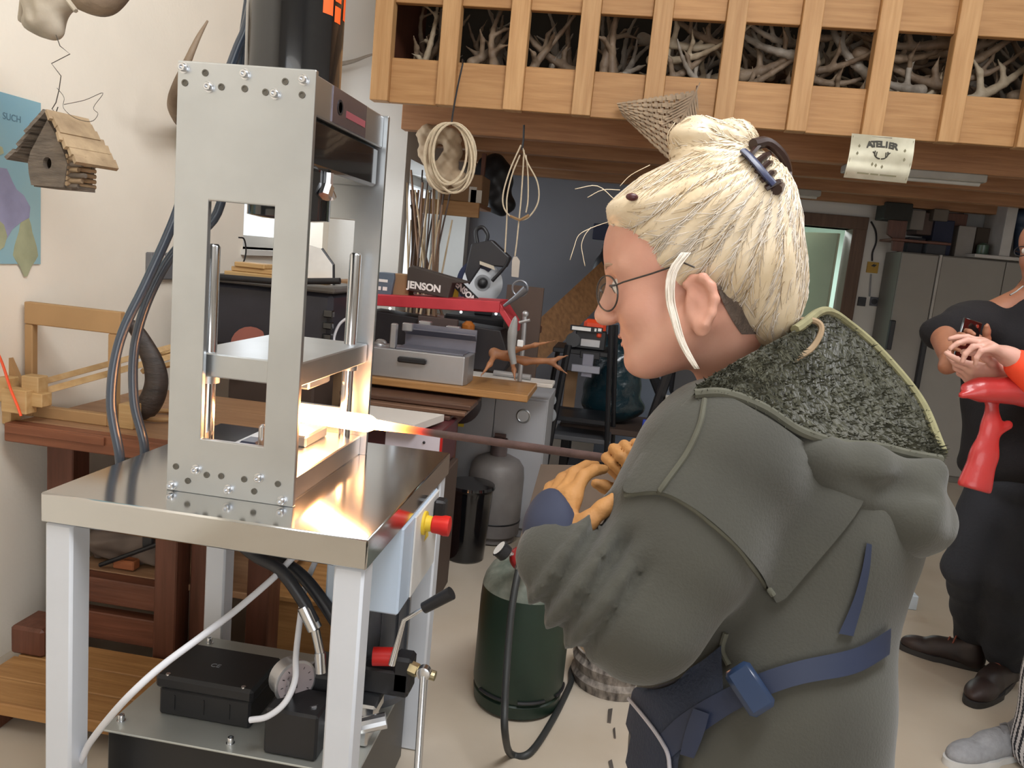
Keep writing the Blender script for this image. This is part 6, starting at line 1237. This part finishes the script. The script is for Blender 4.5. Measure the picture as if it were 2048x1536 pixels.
for k in range(5): part('claw_tooth', tube([at(1528+10*k, 290+18*k, 1.03), cp_(1512+9*k, 305+16*k, .008), cp_(1494+9*k, 318+15*k, .002)], .004, 6), mat('dark brown clip', ''), cl_, smooth=True)
part('hair_pin', sph(at(1264, 394, 1.0), (.008, .005, .005), 10), mat('dark red pin', '4a1f22', .4), hair, smooth=True)
# --- man at the right, holding a phone
shoe1, shoe2 = onZ(1900, 1325, 0), onZ(1975, 1395, 0)
mp_ = at(2040, 960, 3.02); mc = at(2065, 720, 2.98); mn = at(2078, 590, 2.98)
man = thing('person', 'man in black T-shirt and dark trousers filming with a phone at the right edge', 'person', ((shoe1[0]+shoe2[0])/2, (shoe1[1]+shoe2[1])/2, 0))
fm = unit(-cR*.80-cF*.5); um = unit(cU*.97+np.array([0, 0, .2])); lm = np.cross(um, fm); fm = np.cross(lm, um)
Om = at(2092, 510, 2.93); mA, mS, MH = head_prims(Om, fm, lm, um, 1.02)
MM = np.stack([fm, lm, um], 1)
msL, msR = at(1950, 650, 2.98), at(2150, 650, 3.0)
# his right arm is nearer the left of the picture
me1, mw1 = at(1885, 665, 2.86), at(1902, 725, 2.66); me2, mw2 = at(2120, 800, 2.8), at(1965, 722, 2.62)
dh = unit(at(1915, 690, 2.62)-mw1); hm1 = hand_prims(mw1, unit(cR*.5+cU*.6-cF*.3), unit(-cR*.6+cU*.2-cF*.6), 1, .98, curl=(.7, .9, .6), fat=1.0)
hm2 = hand_prims(mw2, unit(-cR*.6+cU*.5), unit(cR*.3+cF*.6-cU*.1), -1, .98, curl=(.6, .9, .6))
mb = mA+[P_cap(MH(-.02, 0, -.04), mn, .056, .062, .03), P_cap(mn, mc, .06, .10, .05), P_ell(mc, (.11, .15, .17), MM, .05), P_cap(mc, mp_, .11, .11, .05), P_cap(mn, msL, .06, .06, .03), P_cap(mn, msR, .06, .06, .03)]
mb += P_chain([msL, me1, mw1], [.058, .048, .030], .02)+P_chain([msR, me2, mw2], [.058, .048, .030], .02)+hm1+hm2
mk1, mk2 = at(1935, 1140, 3.12), at(2010, 1150, 3.05); sh1c, sh2c = onZ(1938, 1322, .0), onZ(2003, 1365, .0)
mank1, mank2 = np.append(sh1c[:2], .10), np.append(sh2c[:2], .10)
for a, k_ in ((mank1, mk1), (mank2, mk2)): mb += P_chain([mp_+(k_-mp_)*.15, k_, a], [.085, .055, .035], .03)+[P_cap(a-np.array([0, 0, .03]), a-np.array([.05, .0, .055]), .026, .022, .02)]
part('body', sdf(mb, mS, h=.014, fine=[(Om-.16, Om+.16), (mw1-.11, mw1+.13)], hf=.005), m_skin2, man, smooth='all')
m_tee = mat('black T-shirt cotton', '161417', .95, var=.2, bump=.2, bscale=120)
wrk = lambda X, Y, Z: .007*np.sin(19*X+15*Z+2*np.sin(12*Z))*np.sin(14*Y-9*Z)+.003*np.sin(45*Z+20*X)
part('t_shirt', sdf([P_ell(at(2045, 740, 2.98), (.170, .215, .23), MM, .06), P_ell(at(2042, 850, 3.0), (.170, .21, .2), MM, .06), P_cap(mn+um*.012, mc, .078, .15, .05), P_cap(msL, me1+(msL-me1)*.05, .088, .075, .05), P_cap(msR, me2+(msR-me2)*.3, .088, .075, .05), P_cap(msL, msR, .085, .085, .05), P_ell(at(2035, 930, 3.0), (.17, .21, .09), MM, .06)], h=.012, disp=wrk), m_tee, man, smooth='all')
m_trs = mat('dark blue grey trousers', '2b2e35', .9, var=.12, bump=.2, bscale=90)
part('trousers', sdf([P_ell(mp_, (.165, .195, .12), MM, .06)]+P_chain([at(1985, 1000, 3.06), mk1, mank1+np.array([0, 0, .02])], [.108, .084, .076], .03)+P_chain([at(2060, 1000, 3.0), mk2, mank2+np.array([0, 0, .02])], [.112, .090, .084], .03), [P_box((mank1[0], mank1[1], -.12), (.8, .8, .195), rad=.001, k=.003)], h=.012, disp=lambda X, Y, Z: .008*np.sin(30*Z+12*X+2*np.sin(20*X))*np.sin(20*X+16*Y)), m_trs, man, smooth='all')
m_sh = mat('brown leather shoe', '3a2a26', .5, col2='241c1b', vscale=9); m_sole = mat('dark sole', '302e2e', .6)
def shoe(heel, toe, par, m, ms, w=.043):
    heel, toe = np.asarray(heel, float), np.asarray(toe, float); z = np.array([0, 0, 1.]); d = unit((toe-heel)*np.array([1, 1, 0])); L_ = np.linalg.norm((toe-heel)[:2]); s_ = np.cross(z, d); Mx = np.stack([d, s_, z], 1); P_ = lambda a, b_, c_: np.array([heel[0], heel[1], 0])+d*a*L_+s_*b_+z*c_
    cut = [P_box(P_(.5, 0, -.08), (.5, .5, .094), rad=.001, k=.002)]
    o = part('shoe', sdf([P_cap(P_(.14, 0, .05), P_(.14, 0, .095), w*.98, w*.9, .02), P_cap(P_(.15, 0, .045), P_(.55, 0, .05), w, w*1.02, .03), P_ell(P_(.76, .0, .035), (L_*.25, w*1.1, .040), Mx, .03), P_cap(P_(.2, 0, .09), P_(.6, 0, .06), w*.72, w*.7, .02)], cut, h=.006), m, par, smooth='all')
    n_ = 40; ol = []
    for i in range(n_):
        a = 2*PI*i/n_; x = .5-.53*math.cos(a); ol.append((x*L_, (w*1.02+.010*(x > .55))*math.sin(a)*(abs(math.sin(a))**-.25 if abs(math.sin(a)) > .05 else 1)))
    part('sole', prism(ol, .024, frame((heel[0], heel[1], .0005), d, s_, z)), ms, o, smooth=True)
    for k in range(4): part('lace', tube(spline([P_(.36+.07*k, -.028, .100-.010*k), P_(.37+.07*k, 0, .121-.011*k), P_(.40+.07*k, .028, .096-.010*k)], 3), .0034, 6), mat('russet lace', '8a4a3a', .7) if m is m_sh else mat('pale lace', '7d7c80', .7), o, smooth=True)
    return o
shoe(onZ(1965, 1342, 0), onZ(1800, 1295, 0), man, m_sh, m_sole, .045); shoe(onZ(2020, 1352, 0), onZ(1940, 1412, 0), man, m_sh, m_sole, .050)
part('hair', sdf([P_ell(MH(-.022, 0, .068), (.106, .084, .092), MM, .02)], [P_ell(MH(.10, 0, -.01), (.085, .10, .085), MM, .01), P_ell(MH(.03, 0, -.09), (.13, .12, .09), MM, .01)], h=.007), mat('dark brown hair', '2c2320', .6, bump=.4, bscale=120), man, smooth='all')
gm = part('glasses', tube([MH(.110, -.012, .012), MH(.112, 0, .014), MH(.110, .012, .012)], .002, 6), m_black, man)
for q in (-1, 1):
    part('lens_rim', tube([MH(.106, q*.034+.024*math.cos(a), .008+.017*math.sin(a)) for a in [2*PI*i/20 for i in range(21)]], .002, 6, cap=False), m_black, gm); part('temple', tube([MH(.10, q*.058, .012), MH(.0, q*.08, .016)], .002, 6), m_black, gm)
    part('eye', sph(MH(.081, q*.0325, .011), .0125, 10), mat('eye white', ''), man, smooth=True)
part('neck_chain', tube(spline([at(x, y, 2.80) for x, y in ((2020, 590), (2032, 583), (2046, 572))], 3), .003, 6), m_zinc, man)
ph = thing('phone', 'black smartphone held upright in the man\'s hands', 'phone', at(1932, 720, 2.60)); pc = at(1934, 686, 2.60); pu_ = unit(cU*.95+cR*.25); pf = unit(-cF*.9+cR*.3); pf = unit(pf-pu_*(pf@pu_)); ps = np.cross(pu_, pf)
part('body', bevbox(-.040, .040, -.078, .078, -.004, .004, .003).xf(frame(pc, ps, pu_, pf)), m_blackgloss, ph, smooth=True); part('camera_lens', cyl(pc+pu_*.062+ps*.02+pf*.004, pc+pu_*.062+ps*.02+pf*.0052, .006, 14), m_zinc, ph)
# --- third person in orange, mostly outside the frame
o_h = at(2030, 700, 2.30); wo = at(2028, 735, 2.28)
pr_ = at(2230, 1000, 2.45); pch = at(2240, 760, 2.45); pnk = at(2240, 600, 2.45); Op = at(2225, 510, 2.42)
snk = onZ(1990, 1525, 0)
p3 = thing('person', 'person in orange sleeve and striped trousers gesturing at the right edge, mostly outside the frame', 'person', (snk[0]+.15, snk[1]-.02, 0))
f3 = unit(-cR*.9+cF*.2); u3 = np.array([0, 0, 1.]); l3 = unit(np.cross(u3, f3)); f3 = np.cross(l3, u3); M3 = np.stack([f3, l3, u3], 1)
a3, s3, H3 = head_prims(Op, f3, l3, u3, .98)
w1, w2 = at(2022, 715, 2.26), at(2002, 752, 2.36)
D1 = unit(-cR*.85+cU*.42-cF*.1); N1 = unit(cU*.75+cR*.35-cF*.25); D2 = unit(-cR*.95+cU*.10+cF*.1); N2 = unit(-cU*.7-cF*.7)
b3 = a3+[P_cap(H3(-.02, 0, -.04), pnk, .05, .06, .03), P_cap(pnk, pch, .07, .12, .05), P_ell(pch, (.12, .16, .18), M3, .05), P_cap(pch, pr_, .12, .13, .05)]
e1, e2 = at(2180, 860, 2.25), at(2200, 880, 2.5)
b3 += P_chain([pnk+l3*.15-u3*.05, e1, w1], [.05, .042, .027], .02)+P_chain([pnk-l3*.15-u3*.05, e2, w2], [.05, .042, .027], .02)
b3 += hand_prims(w1, D1, N1, 1, .98, curls=((.15, .35, .25), (.3, .55, .4), (.55, .8, .5), (.7, .9, .5)), thumb=(.85, .35, -.55), fat=.98)+hand_prims(w2, D2, N2, 1, .98, curls=((.2, .3, .2), (.5, .7, .5), (.7, .9, .6), (.9, 1.0, .6)), thumb=(.7, .75, .2), fat=1.0)
kn3 = at(2140, 1240, 2.42); an3 = np.array([snk[0]+.12, snk[1], .10]); kn4 = kn3+np.array([.15, .20, 0]); an4 = an3+np.array([.26, .20, 0])
for k_, a in ((kn3, an3), (kn4, an4)): b3 += P_chain([pr_, k_, a], [.085, .055, .035], .03)+[P_cap(a-np.array([0, 0, .03]), a-np.array([.05, 0, .055]), .026, .022, .02)]
part('body', sdf(b3, s3, h=.014, fine=[(np.minimum(w1, w2)-.16, np.maximum(w1, w2)+.10)], hf=.0042), m_skin3, p3, smooth='all')
m_org = mat('bright orange fabric', 'ee4a26', .8, var=.06)
part('orange_jacket', sdf([P_cap(pnk-u3*.05, pch, .10, .15, .05), P_ell(pch, (.15, .19, .2), M3, .05), P_cap(pch, pr_, .15, .16, .05)]+P_chain([pnk+l3*.16-u3*.05, e1, w1+(e1-w1)*.12], [.07, .064, .045], .03)+P_chain([pnk-l3*.16-u3*.05, e2, w2+(e2-w2)*.45], [.07, .064, .05], .03), h=.010, disp=lambda X, Y, Z: .004*np.sin(50*X+30*Z)), m_org, p3, smooth='all')
st1, st2 = mat('dark stripe cloth', '20232f', .9), mat('white stripe cloth', 'd5d5da', .9, var=.04)
o_ = part('striped_trousers', sdf([P_ell(pr_, (.15, .18, .13), M3, .05)]+P_chain([pr_, kn3, an3-np.array([-.02, 0, .02])], [.12, .10, .095], .03)+P_chain([pr_, kn4, an4-np.array([0, 0, .02])], [.12, .10, .095], .03), h=.0055, disp=lambda X, Y, Z: .003*np.sin(25*Z+10*X)), [st1, st2], p3, smooth='all')
_n = len(o_.data.polygons); _c = np.empty(_n*3); o_.data.polygons.foreach_get('center', _c); _c = _c.reshape(-1, 3)+np.array(rootloc(o_)); best = None
for k_, a in ((kn3, an3), (kn4, an4)):          # woven stripes run down each leg
    for q0, q1 in ((pr_, k_), (k_, a)):
        t = np.clip(((_c-q0)@(q1-q0))/((q1-q0)@(q1-q0)), 0, 1); v = _c-q0-t[:, None]*(q1-q0); d = np.linalg.norm(v, axis=1); g_ = np.arctan2(v[:, 1], v[:, 0])
        best = (d, g_) if best is None else (np.minimum(d, best[0]), np.where(d < best[0], g_, best[1]))
o_.data.polygons.foreach_set('material_index', (np.sin(best[1]*24) > -.15).astype(np.int32)); o_.data.update()
m_snk = mat('grey knit sneaker', '8f9094', .8, var=.15, vscale=40, bump=.3, bscale=150); m_sns = mat('white sneaker sole', 'c9c8c6', .6)
shoe(onZ(2062, 1500, 0), onZ(1895, 1530, 0), p3, m_snk, m_sns, .045); shoe(np.array([an4[0]+.06, an4[1], 0]), np.array([an4[0]-.2, an4[1]+.03, 0]), p3, m_snk, m_sns, .045)
part('hair', sdf([P_ell(H3(-.022, 0, .06), (.108, .088, .098), M3, .02), P_ell(H3(-.06, 0, -.03), (.06, .08, .09), M3, .03)], [P_ell(H3(.10, 0, -.02), (.085, .10, .09), M3, .01)], h=.008), m_h3, p3, smooth='all')
# red gauntlet gloves
m_rg = mat('red rubber', 'b8312f', .35, col2='a32a2a', vscale=7, bump=.15, bscale=30, coat=.2)
dg = 2.30
single('rubber_glove', sdf([P_ell(at(1960, 778, dg), (.055, .022, .030), np.stack([cR, cF, cU], 1), .03), P_cap(at(1965, 780, dg), at(2060, 780, dg), .034, .048, .02), P_cap(at(1960, 786, dg-.01), at(1924, 790, dg-.01), .017, .010, .012), P_cap(at(1960, 772, dg), at(1930, 776, dg), .014, .009, .010), P_cap(at(2060, 780, dg), at(2110, 790, dg), .048, .056, .02)], h=.005), m_rg, 'red rubber glove lying flat, cuff pointing out of the frame, below the pale hand', 'glove', smooth='all')
gv_ = [at(1984, 805, dg+.03), at(1983, 850, dg+.03), at(1968, 910, dg+.03), at(1950, 970, dg+.03)]
gm_ = sdf([P_cap(gv_[0], gv_[1], .018, .026, .02), P_cap(gv_[1], gv_[2], .027, .038, .02), P_cap(gv_[2], gv_[3], .038, .050, .02), P_cap(at(1990, 862, dg+.03), at(2016, 850, dg+.03), .018, .014, .012), P_cap(at(1976, 800, dg+.03), at(1970, 780, dg+.03), .012, .010, .01), P_cap(at(1992, 800, dg+.03), at(1998, 782, dg+.03), .012, .010, .01)], [P_box(at(1940, 1030, dg+.03), (.14, .14, .075), np.stack([unit(cR*.96-cU*.27), cF, unit(cU*.96+cR*.27)], 1), .001, .004)], h=.005)
cg = np.array(gm_.v).mean(0); gm_.v = [tuple(np.array(p_)+cF*(-(np.array(p_)-cg)@cF)*.45) for p_ in gm_.v]
single('rubber_glove', gm_, m_rg, 'red rubber gauntlet hanging vertically with open cuff at the bottom', 'glove', smooth='all')
